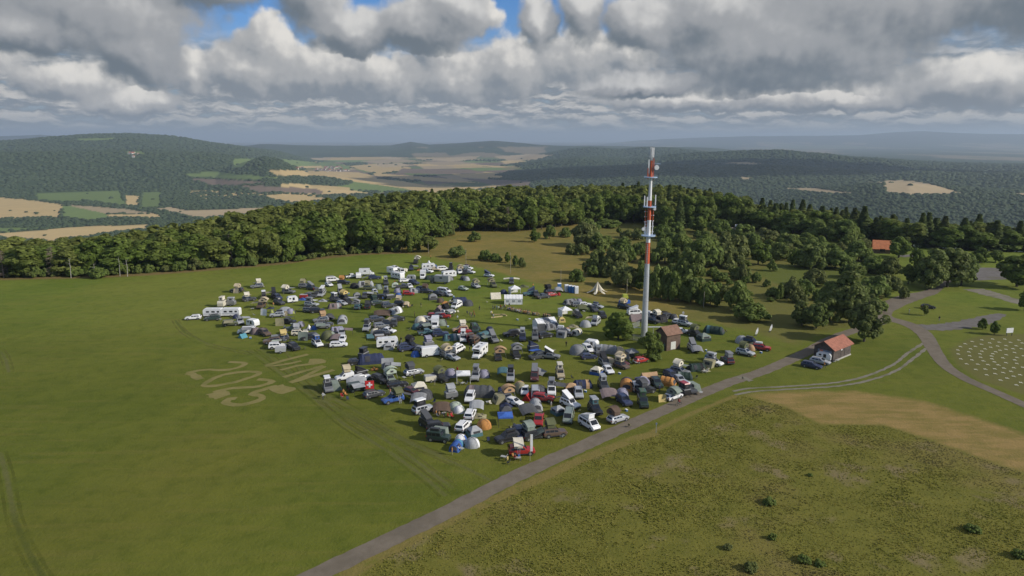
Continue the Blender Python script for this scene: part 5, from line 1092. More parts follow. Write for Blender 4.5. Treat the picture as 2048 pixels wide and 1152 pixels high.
# ------------------------------------------------------------------ camp: every vehicle and tent traced from the photograph (enlarged crops)
CROP = dict(A=(360, 500, 5.235), B=(640, 500, 5.235), C=(920, 500, 5.235), D=(1200, 560, 5.235), E=(630, 680, 5.235), F=(900, 680, 4.43), G=(1140, 680, 5.235), S=(0, 0, 1.0))
TABLE = """
A 595 440 suv 180 darkgrey fold:beige
A 585 455 screen -5 beige
A 805 395 suv 200 grey fold:cream:-
A 725 532 suv 20 darkgrey fold:cream:- awn:beige
A 880 510 hatch 300 brown pop:darkgrey/white
A 447 592 camper_trailer 270 cream pop:cream
A 540 582 trailer 0 grey pop:lightgrey
A 985 490 suv 300 black wedge:black
A 1025 515 suv 320 navy
A 1040 570 suv 330 darkgrey box:black
A 1140 455 suv 350 grey fold:cream:- awn:lightgrey
A 1178 548 camper_trailer 20 white
A 1310 395 suv 0 grey fold:khaki
A 1388 418 suv 340 darkgrey wedge:grey
A 850 610 offroader 270 brown fold:beige awn:khaki:-
A 875 690 screen -20 white s=1.2
A 945 615 low 10 navy s=0.7
A 962 660 dome 0 lime s=0.6
A 1285 525 low 0 blue
A 1345 505 suv 0 darkgrey awn:grey
A 1320 508 trailer 0 red
A 1480 485 suv 270 silver pop:grey/white
A 1495 540 low 0 lightgrey
A 1380 590 suv 350 silver awn:white pop:grey
A 1440 655 suv 10 black
A 1365 650 suv 350 grey box:black
A 140 727 estate 190 white
A 355 695 caravan 182 white
A 540 692 caravan 182 white
A 340 733 estate 195 darkgreen awn:darkgrey:-
A 535 790 suv 10 olive awn:khaki:-
A 583 718 dome 0 navy s=0.8
A 630 772 suv 310 silver box:grey
A 700 872 van 190 white awn:grey
A 765 798 camper_trailer 340 white
A 785 880 dome 0 mauve s=1.2
A 890 893 suv 325 brown
A 650 922 ridge 60 turquoise s=0.8
A 855 835 low 20 brown s=0.8
A 1020 700 suv 190 silver box:black
A 1085 665 tarp 0 lightgrey s=1.1
A 1095 695 screen 0 beige s=0.9
A 1155 665 dome 20 lilac
A 1185 665 dome 0 lime s=0.5
A 1040 800 screen 5 khaki s=1.3
A 1125 772 pickup 355 black awn:darkgrey
A 1258 800 dome 0 lilac s=0.9
A 1185 845 suv 185 darkgreen box:black
A 1475 755 suv 200 grey fold:tan:-
A 1560 725 dome 0 darkgrey s=1.1
A 1695 760 tunnel 100 lightgrey/grey s=1.2
A 1490 820 suv 10 grey
A 1510 800 suv 10 darkgrey
A 1405 835 dome 0 bright_blue s=0.75
A 1350 835 tipi 0 white s=0.5
A 1255 890 suv 10 cream fold:lightgrey
A 1285 955 screen 0 sage s=1.4
A 1350 935 suv 200 black
A 1545 935 dome 0 olive/sage s=1.6
A 1695 895 suv 285 silver awn:mauve
A 1640 860 tunnel 20 lilac s=0.9
A 965 975 suv 195 brown box:grey
A 1050 950 suv 200 darkgrey fold:yellow
A 1025 1030 suv 10 white awn:palegreen
A 1055 1075 trailer 10 silver
A 1195 1040 suv 320 black
A 1440 1005 suv 315 white pop:blue/grey
A 1660 1012 estate 8 white
A 1540 1000 low 40 olive s=0.8
A 1630 960 tarp 0 mauve
A 1700 955 hatch 280 white
B 130 330 van 20 white awn:lightgrey
B 95 378 hatch 320 white
B 250 358 suv 0 black fold:orange
B 335 292 pickup 20 white
B 405 295 camper_trailer 290 white
B 490 268 white_box_truck 5 white awn:darkgrey
B 650 300 dome 0 lime s=0.7
B 570 305 suv 10 navy
B 470 385 tunnel 10 lightgrey/grey s=1.4
B 355 400 dome 0 black s=1.3
B 520 415 suv 0 olive fold:khaki
B 610 410 dome 0 sage s=1.2
B 690 360 suv 290 darkgrey pop:lightgrey
B 770 255 white_box_truck 330 white
B 815 300 caravan 150 white
B 790 200 hatch 330 white
B 855 245 van 300 white
B 885 240 tarp 0 cream s=0.8
B 785 390 cabin 10 palegreen
B 890 335 estate 20 white
B 955 320 camper_trailer 0 lightgrey
B 875 400 pickup 10 darkgrey
B 940 395 hatch 300 white
B 985 360 suv 330 navy
B 955 210 suv 280 navy box:black
B 1003 140 suv 270 black fold:cream
B 1040 215 low 10 orange s=0.8
B 1090 195 dome 0 mauve
B 1135 205 caravan 10 white
B 1140 150 tipi 0 white s=0.6
B 1195 185 ridge 40 blue s=0.8
B 1078 295 white_box_truck 275 white
B 1130 240 suv 340 white awn:cream
B 1215 225 tarp 10 beige s=1.2
B 1160 310 tunnel 10 darkgreen
B 1262 350 box_truck 170 lightgrey
B 1280 215 van 20 white
B 1370 210 suv 270 black pop:black
B 1350 285 caravan 200 white
B 1365 315 dome 0 grey
B 1460 245 van 290 white fold:beige
B 1550 205 minivan 340 white box:maroon
B 1575 245 hatch 340 white
B 1535 320 dome 20 lightgrey
B 1500 310 dome 0 darkgrey
B 1515 250 suv 280 black
B 215 455 suv 300 grey wedge:lightgrey
B 262 520 suv 340 black fold:yellow
B 150 612 tunnel 20 mauve/lightgrey
B 165 540 suv 330 darkgrey pop:grey/white
B 235 575 hatch 330 silver
B 290 560 suv 320 black
B 30 465 suv 280 silver pop:grey/white
B 385 500 cabin 20 grey
B 470 500 suv 280 darkgrey
B 530 500 tarp 0 olive s=1.3
B 575 455 hatch 300 white
B 400 615 suv 90 teal fold:grey
B 500 610 suv 100 black wedge:darkgrey
B 590 570 suv 30 darkgreen fold:darkgreen
B 690 480 offroader 270 darkgrey pop:grey
B 660 515 suv 0 black
B 735 515 trailer 20 darkgrey
B 820 495 dome 20 blue
B 810 450 dome 0 lilac s=1.1
B 930 472 hatch 0 red
B 895 455 ridge 0 red s=0.8
B 990 448 tunnel 15 lightgrey
B 1070 430 suv 340 black
B 1120 450 suv 350 darkgrey fold:brown
B 1180 520 cabin 15 grey/darkgrey s=1.2
B 1245 480 suv 330 black
B 1340 482 hatch 320 silver
B 1300 450 van 340 white
B 850 580 suv 0 black fold:beige
B 720 600 suv 20 darkgrey
B 900 600 tarp 0 beige s=0.7
B 1310 590 cabin 0 orange/cream s=0.9
B 1258 550 dome 0 brown
B 1455 560 tunnel 15 navy/navy s=1.3
B 1430 605 van 240 white poptop:white
B 1550 585 dome 0 darkgrey s=1.3
B 1240 655 ridge 80 mauve s=1.4
B 1345 672 suv 30 white fold:black
B 645 705 tarp 10 brown s=1.7
B 780 665 tunnel 60 lightgrey/white s=1.2
B 595 745 suv 20 darkgrey
B 815 745 suv 40 black
B 715 805 suv 10 black box:black
B 650 815 suv 20 grey
B 770 790 suv 280 darkgrey
B 490 845 offroader 270 silver pop:darkgrey
B 575 885 dome 0 cream s=1.1
B 705 870 pickup 345 white
B 645 905 suv 10 black
B 520 925 ridge 20 teal s=0.8
B 625 945 trailer 10 brown
B 1050 765 dome 20 cream/lightgrey s=1.4
B 1130 755 suv 340 silver
B 1010 830 dome 0 teal/navy s=1.1
B 1085 825 suv 200 darkgrey
B 1205 810 white_box_truck 275 white
B 1190 705 hatch 10 red
B 1295 712 hatch 0 red
B 1245 720 tarp 0 grey
B 1150 815 screen 0 khaki
B 1275 790 dome 0 sage s=1.2
B 1120 885 pickup 12 teal
B 1260 900 suv 10 navy box:navy
B 1365 945 tunnel 15 teal/lightgrey
B 1500 960 offroader 275 white pop:white
B 1445 930 dome 0 white s=0.8
B 1620 975 offroader 60 brown box:brown
B 1470 855 suv 190 tan fold:cream:-
B 1520 872 hatch 5 red
B 1625 850 suv 280 darkgreen box:green
C 35 420 hatch 330 palegreen
C 165 395 suv 310 silver fold:khaki
C 350 385 suv 290 olive fold:khaki:-
C 305 282 hatch 345 white wedge:navy
C 540 350 van 270 darkgrey awn:cream awn:cream:-
C 545 330 dome 0 navy s=0.6
C 670 392 low 0 olive s=1.2
C 370 510 ridge 10 cream/beige s=1.4
C 455 460 dome 0 navy
C 570 460 gazebo 15 white/white s=1.2
C 560 560 marquee 0 white s=1.0
C 725 475 suv 190 teal wedge:navy
C 795 480 suv 280 darkgrey
C 870 505 pickup 20 darkgrey
C 945 455 suv 20 black fold:black
C 960 485 hatch 20 red
C 1035 475 dome 0 red s=0.6
C 1035 445 tarp 0 lightgrey
C 1440 455 star 10 cream s=1.15
C 1100 690 gazebo 20 white/white s=1.15
C 885 815 marquee 22 white/grey s=1.0
C 960 830 tunnel 25 grey/darkgrey s=1.1
C 1065 755 cabin 10 yellow s=0.8
C 1155 570 tunnel 30 grey/darkgrey s=1.1
C 1310 590 estate 10 white
C 1250 555 dome 0 lilac s=0.9
C 1240 590 suv 10 grey
C 1440 608 hatch 330 silver box:navy
C 1285 640 tarp 0 olive s=1.2
C 1395 640 suv 300 darkgrey
C 1490 705 suv 280 black
C 1230 700 suv 290 black box:grey
C 1340 640 dome 0 lime s=0.7
C 1420 780 van 240 silver poptop:white
C 1315 805 dome 20 lightgrey/blue s=1.3
C 1220 885 tunnel 60 cream/lightgrey s=0.9
C 1190 810 low 0 khaki
C 1100 895 suv 340 black
C 1080 860 hatch 350 silver box:white
C 1125 850 dome 0 tan s=0.7
C 535 900 suv 195 black
C 605 885 dome 0 lightgrey
C 655 945 offroader 270 navy pop:lightgrey
C 785 940 offroader 270 grey pop:grey
C 890 915 suv 20 black
C 140 960 offroader 20 maroon box:brown
C 235 920 tunnel 50 teal
C 310 855 dome 0 navy s=0.9
C 350 960 suv 300 grey wedge:grey
C 160 840 suv 300 darkgreen
C 850 855 screen 10 darkgrey s=1.2
D 258 300 suv 330 black fold:beige
D 365 365 van 10 white poptop:white
D 375 430 ridge 10 mauve s=1.4
D 530 405 suv 300 silver box:white
D 550 450 suv 330 black
D 620 420 suv 20 black fold:cream
D 770 410 dome 0 darkgrey/yellow
D 720 400 suv 30 darkgrey
D 810 450 hatch 40 white
D 890 480 suv 330 silver pop:grey/white
D 855 555 hatch 350 white
D 1000 590 suv 320 black fold:olive
D 1090 635 cabin 20 sage/darkgreen s=1.2
D 1200 560 tunnel 150 darkgreen/teal s=1.3
D 975 740 suv 280 silver wedge:grey
D 1020 770 tarp 0 grey
D 1490 660 dome 0 lightgrey/teal s=1.3
D 1590 675 suv 330 black box:black
D 1690 735 suv 345 red box:white
D 1520 785 suv 325 silver fold:olive
D 1585 735 dome 0 tan
D 1330 865 suv 100 maroon pop:grey
D 1190 890 suv 325 white pop:lightgrey
D 1150 840 cabin 0 turquoise s=0.8
D 1010 950 tunnel 10 darkgreen/black s=1.0
D 1100 960 low 20 khaki s=0.8
D 225 895 hatch 320 maroon fold:beige
D 335 830 gazebo 15 grey/grey s=0.9
D 430 860 hatch 20 red
D 85 765 tunnel 160 grey/lightgrey s=1.3
D 215 780 tarp 20 beige s=0.8
E 580 245 tunnel 15 navy/navy s=1.5
E 435 250 hatch 20 black
E 510 190 trailer 60 darkgrey pop:black
E 620 315 low 0 orange s=0.6
E 765 330 suv 280 grey awn:lightgrey
E 755 310 screen 10 lightgrey s=1.5
E 775 440 suv 310 sage fold:palegreen
E 690 440 suv 330 black
E 310 415 minivan 200 white fold:beige:-
E 480 385 trailer 30 black wedge:black
E 490 420 estate 30 white
E 145 520 suv 300 grey pop:grey/white
E 150 515 tarp 0 darkgrey s=0.9
E 450 530 offroader 20 darkgreen awn:lightgrey:-
E 430 500 tarp 15 lightgrey s=1.5
E 620 590 estate 28 darkgrey
E 865 490 estate 18 black
E 815 650 suv 205 blue wedge:grey fold:olive
E 1035 360 estate 25 silver fold:darkgrey
E 1020 565 hatch 330 maroon
E 1085 545 cabin 20 cream/beige s=1.3
E 1150 615 dome 0 darkgrey s=1.3
E 1210 435 trailer 15 cream
E 1310 430 suv 330 black fold:olive
E 1420 385 dome 0 lilac s=1.2
E 1135 755 suv 30 silver pop:black/white
E 1080 665 tarp 0 grey s=1.1
E 1325 770 tarp 5 brown s=1.2
E 1480 750 dome 0 palegreen/sage s=1.15
E 1425 610 trailer 15 grey fold:lightgrey
E 1190 915 suv 320 black wedge:darkgrey
E 1290 940 suv 10 black
E 1300 1055 offroader 350 darkgreen box:black
E 760 75 caravan 10 white
E 770 95 cabin 0 lightgrey
E 960 110 suv 20 navy box:navy
E 1010 85 suv 340 black fold:black
E 1050 175 dome 20 bright_blue s=0.9
E 1190 75 trailer 20 grey fold:lilac
E 1125 120 hatch 350 grey
E 1230 165 bigvan 15 white
E 1385 185 suv 320 grey fold:beige
E 1440 205 hatch 330 silver
F 70 105 van 55 white box:white
F 262 145 motorhome 245 white
F 425 170 hatch 280 black fold:tan
F 580 150 suv 290 black fold:grey
F 775 165 suv 200 darkgrey awn:bright_blue:-
F 735 95 trailer 20 navy wedge:navy
F 885 165 pickup 350 grey wedge:darkgrey/white
F 228 350 offroader 265 silver pop:grey
F 300 330 dome 0 lilac s=1.1
F 118 375 gazebo 5 white s=1.05
F 537 360 offroader 268 silver pop:black
F 470 320 tarp 0 teal s=0.9
F 750 345 van 265 maroon wedge:grey
F 800 320 tarp 60 grey s=1.1
F 975 330 offroader 275 beige pop:cream
F 900 470 van 265 white pop:grey
F 178 535 suv 262 white
F 260 500 tunnel 175 darkgrey/mauve s=1.5
F 470 485 cabin 0 navy/blue s=0.95
F 510 545 suv 300 grey fold:tan
F 632 455 tunnel 100 khaki/tan s=1.0
F 660 470 hatch 265 white
F 785 490 dome 0 darkgrey s=1.35
F 760 500 van 270 silver
F 690 535 ridge 70 red s=1.0
F 825 540 suv 350 red
F 568 570 hatch 330 white
F 500 590 low 0 navy s=0.9
F 70 640 dome 0 white/sage s=0.9
F 235 630 tarp 0 lightgrey s=1.0
F 260 690 low 0 khaki s=0.9
F 495 670 cabin 10 darkgrey/orange s=1.0
F 762 610 tunnel 95 lightgrey/grey s=1.0
F 695 670 tarp 20 darkgrey s=1.2
F 785 735 pickup 262 red
F 180 685 suv 80 white
F 118 790 suv 65 white
F 212 850 cabin 30 lightgrey/teal s=1.0
F 300 785 dome 0 orange/orange s=1.1
F 490 760 gazebo 5 bright_blue s=0.95
F 55 970 tunnel 75 blue/turquoise s=0.75
F 95 910 dome 0 white/blue s=0.9
F 195 950 dome 0 lightgrey/white s=1.05
F 505 895 suv 200 black box:black
F 615 860 suv 290 navy awn:lightgrey
F 735 870 suv 20 black fold:sage
F 925 850 suv 10 brown fold:olive
F 610 960 tunnel 100 lime/cream s=0.55
F 635 1010 suv 5 red fold:cream:-
F 960 660 cabin 30 lightgrey/teal s=0.95
F 1050 710 van 255 sage
F 1065 590 suv 320 white wedge:lightgrey/white
G 85 150 dome 0 grey/sage s=1.7
G 190 120 minivan 300 white
G 225 80 camper_trailer 340 white
G 195 195 hatch 10 navy
G 290 170 trailer 280 darkgrey pop:grey
G 280 360 cabin 330 cream/blue s=1.05
G 362 270 suv 290 grey wedge:black
G 400 340 hatch 290 white
G 540 285 hatch 320 brown pop:beige
G 88 590 suv 270 silver
G 130 500 tunnel 5 navy/tan s=1.0
G 10 545 cabin 0 tan/brown s=1.1
G 350 510 suv 280 darkgrey pop:lightgrey
G 415 620 tarp 5 mauve s=1.25
G 565 665 suv 295 navy
G 550 590 dome 0 lilac s=1.1
G 262 760 suv 290 black pop:teal/lightgrey
G 500 850 estate 25 silver fold:brown
G 200 915 van 310 white poptop:white
G 605 510 tunnel 80 orange/navy s=1.2
G 680 520 offroader 90 silver
G 760 480 cabin 5 lilac/lightgrey s=1.2
G 832 445 ridge 15 tan/brown s=1.5
G 905 480 suv 280 darkgreen
G 1000 470 tunnel 150 orange/olive s=1.1
G 1150 355 suv 330 grey fold:cream
G 1195 410 tunnel 170 darkgreen/sage s=0.9
G 1062 400 suv 300 navy
G 1150 440 hatch 290 silver
G 1080 615 estate 28 white fold:sage:-
G 968 655 screen 10 yellow s=0.9
G 1200 565 trailer 300 black pop:black/red
G 1228 545 suv 300 darkgrey box:silver
G 762 690 offroader 270 darkgreen pop:green
G 790 555 suv 20 black fold:darkgrey
S 1856 617 hatch 350 black
S 1623 735 estate 330 navy
S 1640 727 estate 330 silver
S 1648 720 camper_trailer 330 white
"""
arnd = random.Random(77)
for ln in TABLE.strip().splitlines():
    w = ln.split(); ox_, oy_, s_ = CROP[w[0]]; px = ox_ + float(w[1]) / s_; py = oy_ + float(w[2]) / s_; kind, hd = w[3], float(w[4])
    x, y = G(px, py)
    if kind in TENT:
        c = w[5].split('/'); s = float(w[6][2:]) if len(w) > 6 else 1.0
        tent(kind, x, y + .5 * s, hd, c[0], c[1] if len(c) > 1 else None, s, px, py)
    else:
        atts = []
        for a in w[6:]:
            q = a.split(':'); atts.append((q[0], q[1], -1 if len(q) > 2 else 1))
        if kind in ('suv', 'offroader', 'van', 'pickup') and not any(a[0] in ('awn', 'room', 'tail') for a in atts) and arnd.random() < .34:
            atts.append((arnd.choice(['awn', 'awn', 'room', 'tail']), arnd.choice(['grey', 'darkgrey', 'khaki', 'lightgrey', 'beige', 'sage', 'darkgrey', 'black']), arnd.choice([-1, 1])))
        vehicle(kind, x, y, hd, w[5], atts, px, py)
print('camp', len(ITEMS))
# push apart things that stand in one another (the trace is only good to about a metre)
for it in range(6):
    mv = 0
    for i, a in enumerate(ITEMS):
        for b_ in ITEMS[:i]:
            dx, dy = a['x'] - b_['x'], a['y'] - b_['y']; d = math.hypot(dx, dy) + 1e-6; need = (a['r'] + b_['r']) * .40
            if d < need:
                k_ = (need - d) * .25; a['x'] += dx / d * k_; a['y'] += dy / d * k_; b_['x'] -= dx / d * k_; b_['y'] -= dy / d * k_; mv += 1
    if not mv: break
for a in ITEMS: a['o'].location.x, a['o'].location.y = a['x'], a['y']

# ------------------------------------------------------------------ portable toilets and the lime green cabin
def toilet(px, py, col, rz, label):
    x, y = G(px, py); o = empty('portable_toilet', (x, y, 0), R(rz), label=label, category='toilet', group='portable toilets at the edge of the camp'); m = plain('cabin_' + col, CC[col], .4)
    mb = MB(); mb.box((0, 0, 1.1), (1.15, 1.15, 2.2)); link('cabin', mb.mesh('cabin', [m]), o); mb = MB(); mb.loft([[(x_, -.62, 2.2), (x_, .62, 2.2), (x_, .45, 2.38), (x_, -.45, 2.38)] for x_ in (-.62, .62)]); link('roof', mb.mesh('roof', [WHT]), o)
    mb = MB(); mb.box((0, -.59, 1.05), (.75, .04, 1.85)); link('door', mb.mesh('door', [plain('toilet_door', (.62, .66, .70), .4) if col == 'white' else plain('toilet_door_blue', (.05, .17, .42), .4)]), o); mb = MB(); mb.tube((.45, .5, 2.2), (.45, .5, 2.75), .05, .05, 6); link('vent_pipe', mb.mesh('vent_pipe', [DKG]), o)
CC['toilet_blue'] = (.04, .19, .50)
for a in ((1118.5, 580, 'toilet_blue', 5, 'tall blue portable toilet standing apart from the row, with a pole behind'), (1133, 583, 'white', 12, 'white portable toilet at the left end of the row'), (1140.5, 584.5, 'toilet_blue', 10, 'blue portable toilet next to the left white one in the row'), (1147, 585.5, 'toilet_blue', 8, 'blue portable toilet next to the right white one in the row'), (1152.5, 586.5, 'white', 12, 'white portable toilet at the right end of the row')): toilet(*a)
x, y = G(1249, 606); o = empty('play_cabin', (x, y, 0), R(8), label='lime green cabin on a bright blue base before the scrub', category='cabin')
mb = MB(); mb.box((0, 0, .45), (3.2, 1.8, .9)); link('base', mb.mesh('base', [plain('bright_blue_base', (.03, .12, .50), .5)]), o); mb = MB(); mb.loft([[(-.7, y_, .9), (.75, y_, .9), (1.0, y_, 1.9), (.7, y_, 2.8), (-.6, y_, 2.8)] for y_ in (-.7, .7)]); link('cabin', mb.mesh('cabin', [plain('lime_shell', (.42, .46, .06), .5)]), o)
# ------------------------------------------------------------------ people
def person_mesh(name, pose):
    """one skinned body: head, neck, torso, tapered limbs, hands"""
    if pose == 'stand': hip, kn, an, toe = .92, (.0, .50), (.0, .08), .16; lean = 0; J = dict(kL=(.11, .02, .50), aL=(.12, -.02, .07), kR=(-.11, .03, .50), aR=(-.12, -.02, .07), eL=(.27, .02, 1.13), hL=(.29, .10, .88), eR=(-.27, 0, 1.13), hR=(-.27, .12, .90)); pz = 0
    elif pose == 'walk': hip = .92; J = dict(kL=(.10, .20, .52), aL=(.10, .28, .10), kR=(-.10, .02, .50), aR=(-.10, -.30, .14), eL=(.26, -.12, 1.14), hL=(.27, -.02, .90), eR=(-.26, .12, 1.15), hR=(-.24, .30, .98)); pz = 0
    else: hip = .50; J = dict(kL=(.13, .44, .50), aL=(.13, .46, .07), kR=(-.13, .44, .50), aR=(-.14, .42, .07), eL=(.27, .08, .72), hL=(.20, .32, .62), eR=(-.27, .08, .72), hR=(-.16, .34, .66)); pz = -.42
    z = lambda v: v + pz
    P_ = [((0, 0, hip), .15), ((0, 0, z(1.15)), .135), ((0, .0, z(1.38)), .155), ((0, .01, z(1.50)), .06), ((0, .02, z(1.60)), .085), ((0, .03, z(1.70)), .10),
          ((.19, 0, z(1.40)), .068), (J['eL'], .05), (J['hL'], .036), ((J['hL'][0], J['hL'][1] + .05, J['hL'][2] - .09), .036), ((-.19, 0, z(1.40)), .068), (J['eR'], .05), (J['hR'], .036), ((J['hR'][0], J['hR'][1] + .05, J['hR'][2] - .09), .036),
          ((.10, 0, hip - .05), .105), (J['kL'], .072), (J['aL'], .05), ((J['aL'][0], J['aL'][1] + .17, .05), .042), ((-.10, 0, hip - .05), .105), (J['kR'], .072), (J['aR'], .05), ((J['aR'][0], J['aR'][1] + .17, .05), .042)]
    E_ = [(0, 1), (1, 2), (2, 3), (3, 4), (4, 5), (2, 6), (6, 7), (7, 8), (8, 9), (2, 10), (10, 11), (11, 12), (12, 13), (0, 14), (14, 15), (15, 16), (16, 17), (0, 18), (18, 19), (19, 20), (20, 21)]
    me = bpy.data.meshes.new('skeleton'); me.from_pydata([p for p, r in P_], E_, []); o = bpy.data.objects.new('skeleton', me); COL.objects.link(o)
    sk = o.modifiers.new('skin', 'SKIN'); sub = o.modifiers.new('sub', 'SUBSURF'); sub.levels = 1
    for v, (p, r) in zip(me.skin_vertices[0].data, P_): v.radius = (r, r * .82)
    me.skin_vertices[0].data[0].use_root = True
    dg = bpy.context.evaluated_depsgraph_get(); dg.update(); out = bpy.data.meshes.new_from_object(o.evaluated_get(dg)); bpy.data.objects.remove(o); out.name = name
    for m in (cloth('grey'), cloth('darkgrey'), plain('skin', (.50, .30, .21), .6), DKG): out.materials.append(m) if len(out.materials) < 4 else None
    hz = z(1.53); hands = [Vector(P_[9][0]), Vector(P_[13][0])]
    for f in out.polygons:
        c = f.center; f.use_smooth = True
        if c.z > hz or min((c - h).length for h in hands) < .10: f.material_index = 2
        elif c.z < .09: f.material_index = 3
        elif pose != 'sit' and c.z < .90: f.material_index = 1 if abs(c.x) < .23 else 0
        elif pose == 'sit' and (c.y > .12 and c.z < .60 or c.z < .46): f.material_index = 1
        else: f.material_index = 0
    hb = MB(); hb.sheet(lambda u, v: (math.cos(u * 6.2832) * .118 * math.cos(v * 1.5), .015 + math.sin(u * 6.2832) * .125 * math.cos(v * 1.5), z(1.68) + .135 * math.sin(v * 1.5) - (.06 * (1 - v) if math.sin(u * 6.2832) < 0 else -.02 * (1 - v))), 12, 5)
    return out, hb.mesh('hair', [plain('hair_brown', (.06, .04, .025), .8)])
PM = {p: person_mesh('body', p) for p in ('stand', 'walk', 'sit')}
TOPS = ['darkgrey', 'red', 'blue', 'white', 'black', 'olive', 'orange', 'grey', 'teal', 'navy', 'lightgrey', 'tan', 'pink', 'yellow']; LEGS = ['navy', 'darkgrey', 'black', 'khaki', 'grey']
prs = random.Random(12); PEOPLE = []
def person(x, y, rz, pose, top, leg, where):
    b_, h = PM[pose]; o = empty('person', (x, y, 0), rz); o.scale = (.86,) * 3; q = part(o, 'body', b_, cloth(top)); q.material_slots[1].link = 'OBJECT'; q.material_slots[1].material = cloth(leg); link('hair', h, o)
    PEOPLE.append((o, f"person in {cname(top)} top and {cname(leg)} trousers {dict(stand='standing', walk='walking', sit='sitting')[pose]} {where}")); return o
# beer tables and benches of the long row in the open middle of the camp
WOODT = plain('bench_wood', (.42, .27, .12), .6, scale=1.5)
tb = MB(); tb.box((0, 0, .75), (2.2, .55, .05)); bb = MB(); bb.box((0, 0, .46), (2.2, .27, .04)); lg = MB()
for s in (-.8, .8): lg.box((s, 0, .36), (.05, .45, .72))
lb_ = MB()
for s in (-.8, .8): lb_.box((s, 0, .22), (.05, .25, .44))
TM = [m.mesh(n_, [mm]) for m, n_, mm in ((tb, 'table_top', WOODT), (lg, 'leg_frame', DKG), (bb, 'bench_seat', WOODT), (lb_, 'leg_frame', DKG))]
def tablebench(x, y, rz, where, group):
    o = empty('beer_table', (x, y, 0), rz, label='folding wooden beer table ' + where, category='table', group=group); link('table_top', TM[0], o); link('leg_frame', TM[1], o)
    for s in (-.62, .62):
        b_ = empty('beer_bench', (x - math.sin(rz) * s, y + math.cos(rz) * s, 0), rz, label='folding wooden beer bench ' + where, category='bench', group=group + ' benches'); link('bench_seat', TM[2], b_); link('leg_frame', TM[3], b_)
row = [Vector((*G(920 + a / 5.235, 500 + b_ / 5.235), 0)) for a, b_ in ((530, 632), (640, 655), (760, 678), (930, 705))]
L = smooth_line([(p.x, p.y) for p in row], .9); acc = 0
tot = len(L); step = max(1, int(2.6 / .9))
for i in range(0, tot - 1, 3):
    p = L[i]; t = (L[min(i + 1, tot - 1)] - p).normalized(); rz = math.atan2(t.y, t.x); tablebench(p.x, p.y, rz, 'in the long row in the open middle of the camp', 'long row of beer tables')
    for s in (-.62, .62):
        for q in (-.65, .05, .7):
            if prs.random() < .72: person(p.x + t.x * q - t.y * s, p.y + t.y * q + t.x * s, rz + (math.pi if s > 0 else 0), 'sit', prs.choice(TOPS), prs.choice(LEGS), 'at the beer tables')
def group_at(crop, pts, where):
    ox_, oy_, s_ = CROP[crop]
    for (cx, cy, pose, top) in pts: x, y = G(ox_ + cx / s_, oy_ + cy / s_); person(x, y, prs.uniform(0, 6.28), pose, top, prs.choice(LEGS), where)
group_at('C', [(345, 622, 'stand', 'darkgrey'), (365, 618, 'sit', 'black'), (385, 625, 'stand', 'blue'), (405, 620, 'sit', 'white'), (425, 622, 'stand', 'red'), (445, 624, 'sit', 'grey'), (462, 622, 'stand', 'navy'), (478, 616, 'stand', 'tan'), (515, 604, 'stand', 'black')], 'before the windowed marquee')
group_at('C', [(100, 690, 'stand', 'darkgrey'), (115, 700, 'stand', 'tan'), (128, 708, 'walk', 'black'), (145, 680, 'stand', 'red'), (150, 705, 'stand', 'orange'), (75, 672, 'sit', 'navy'), (205, 632, 'walk', 'black')], 'on open grass mid camp')
group_at('C', [(328, 685, 'stand', 'white'), (336, 690, 'walk', 'yellow'), (350, 720, 'stand', 'lightgrey')], 'by the wooden beams')
group_at('F', [(510, 1080, 'sit', 'yellow'), (575, 1070, 'sit', 'red'), (610, 1060, 'sit', 'blue'), (175, 105, 'stand', 'black'), (1030, 60, 'stand', 'black'), (20, 1020, 'stand', 'orange'), (70, 990, 'sit', 'white')], 'at the near camp edge')
group_at('G', [(620, 235, 'stand', 'grey'), (660, 245, 'sit', 'palegreen'), (700, 230, 'stand', 'white'), (720, 235, 'sit', 'red'), (760, 215, 'stand', 'red'), (1400, 340, 'sit', 'cream'), (1440, 330, 'sit', 'khaki')], 'between right hand tents')
group_at('E', [(85, 620, 'stand', 'lightgrey'), (300, 585, 'stand', 'orange'), (290, 610, 'sit', 'red'), (1270, 790, 'sit', 'orange'), (1300, 800, 'sit', 'tan'), (1350, 810, 'sit', 'darkgrey'), (1390, 815, 'sit', 'red'), (1430, 800, 'sit', 'pink'), (1490, 345, 'stand', 'red'), (885, 65, 'stand', 'darkgrey'), (900, 85, 'sit', 'black'), (700, 205, 'stand', 'grey')], 'beside left hand tents')
group_at('B', [(885, 600, 'stand', 'tan'), (915, 608, 'sit', 'darkgrey'), (1058, 600, 'stand', 'olive'), (1440, 735, 'stand', 'white'), (990, 700, 'stand', 'tan'), (1160, 90, 'stand', 'orange'), (850, 970, 'stand', 'black')], 'among the far rows')
group_at('S', [(1878, 642, 'walk', 'black'), (1818, 627, 'stand', 'grey')], 'beyond the road junction')
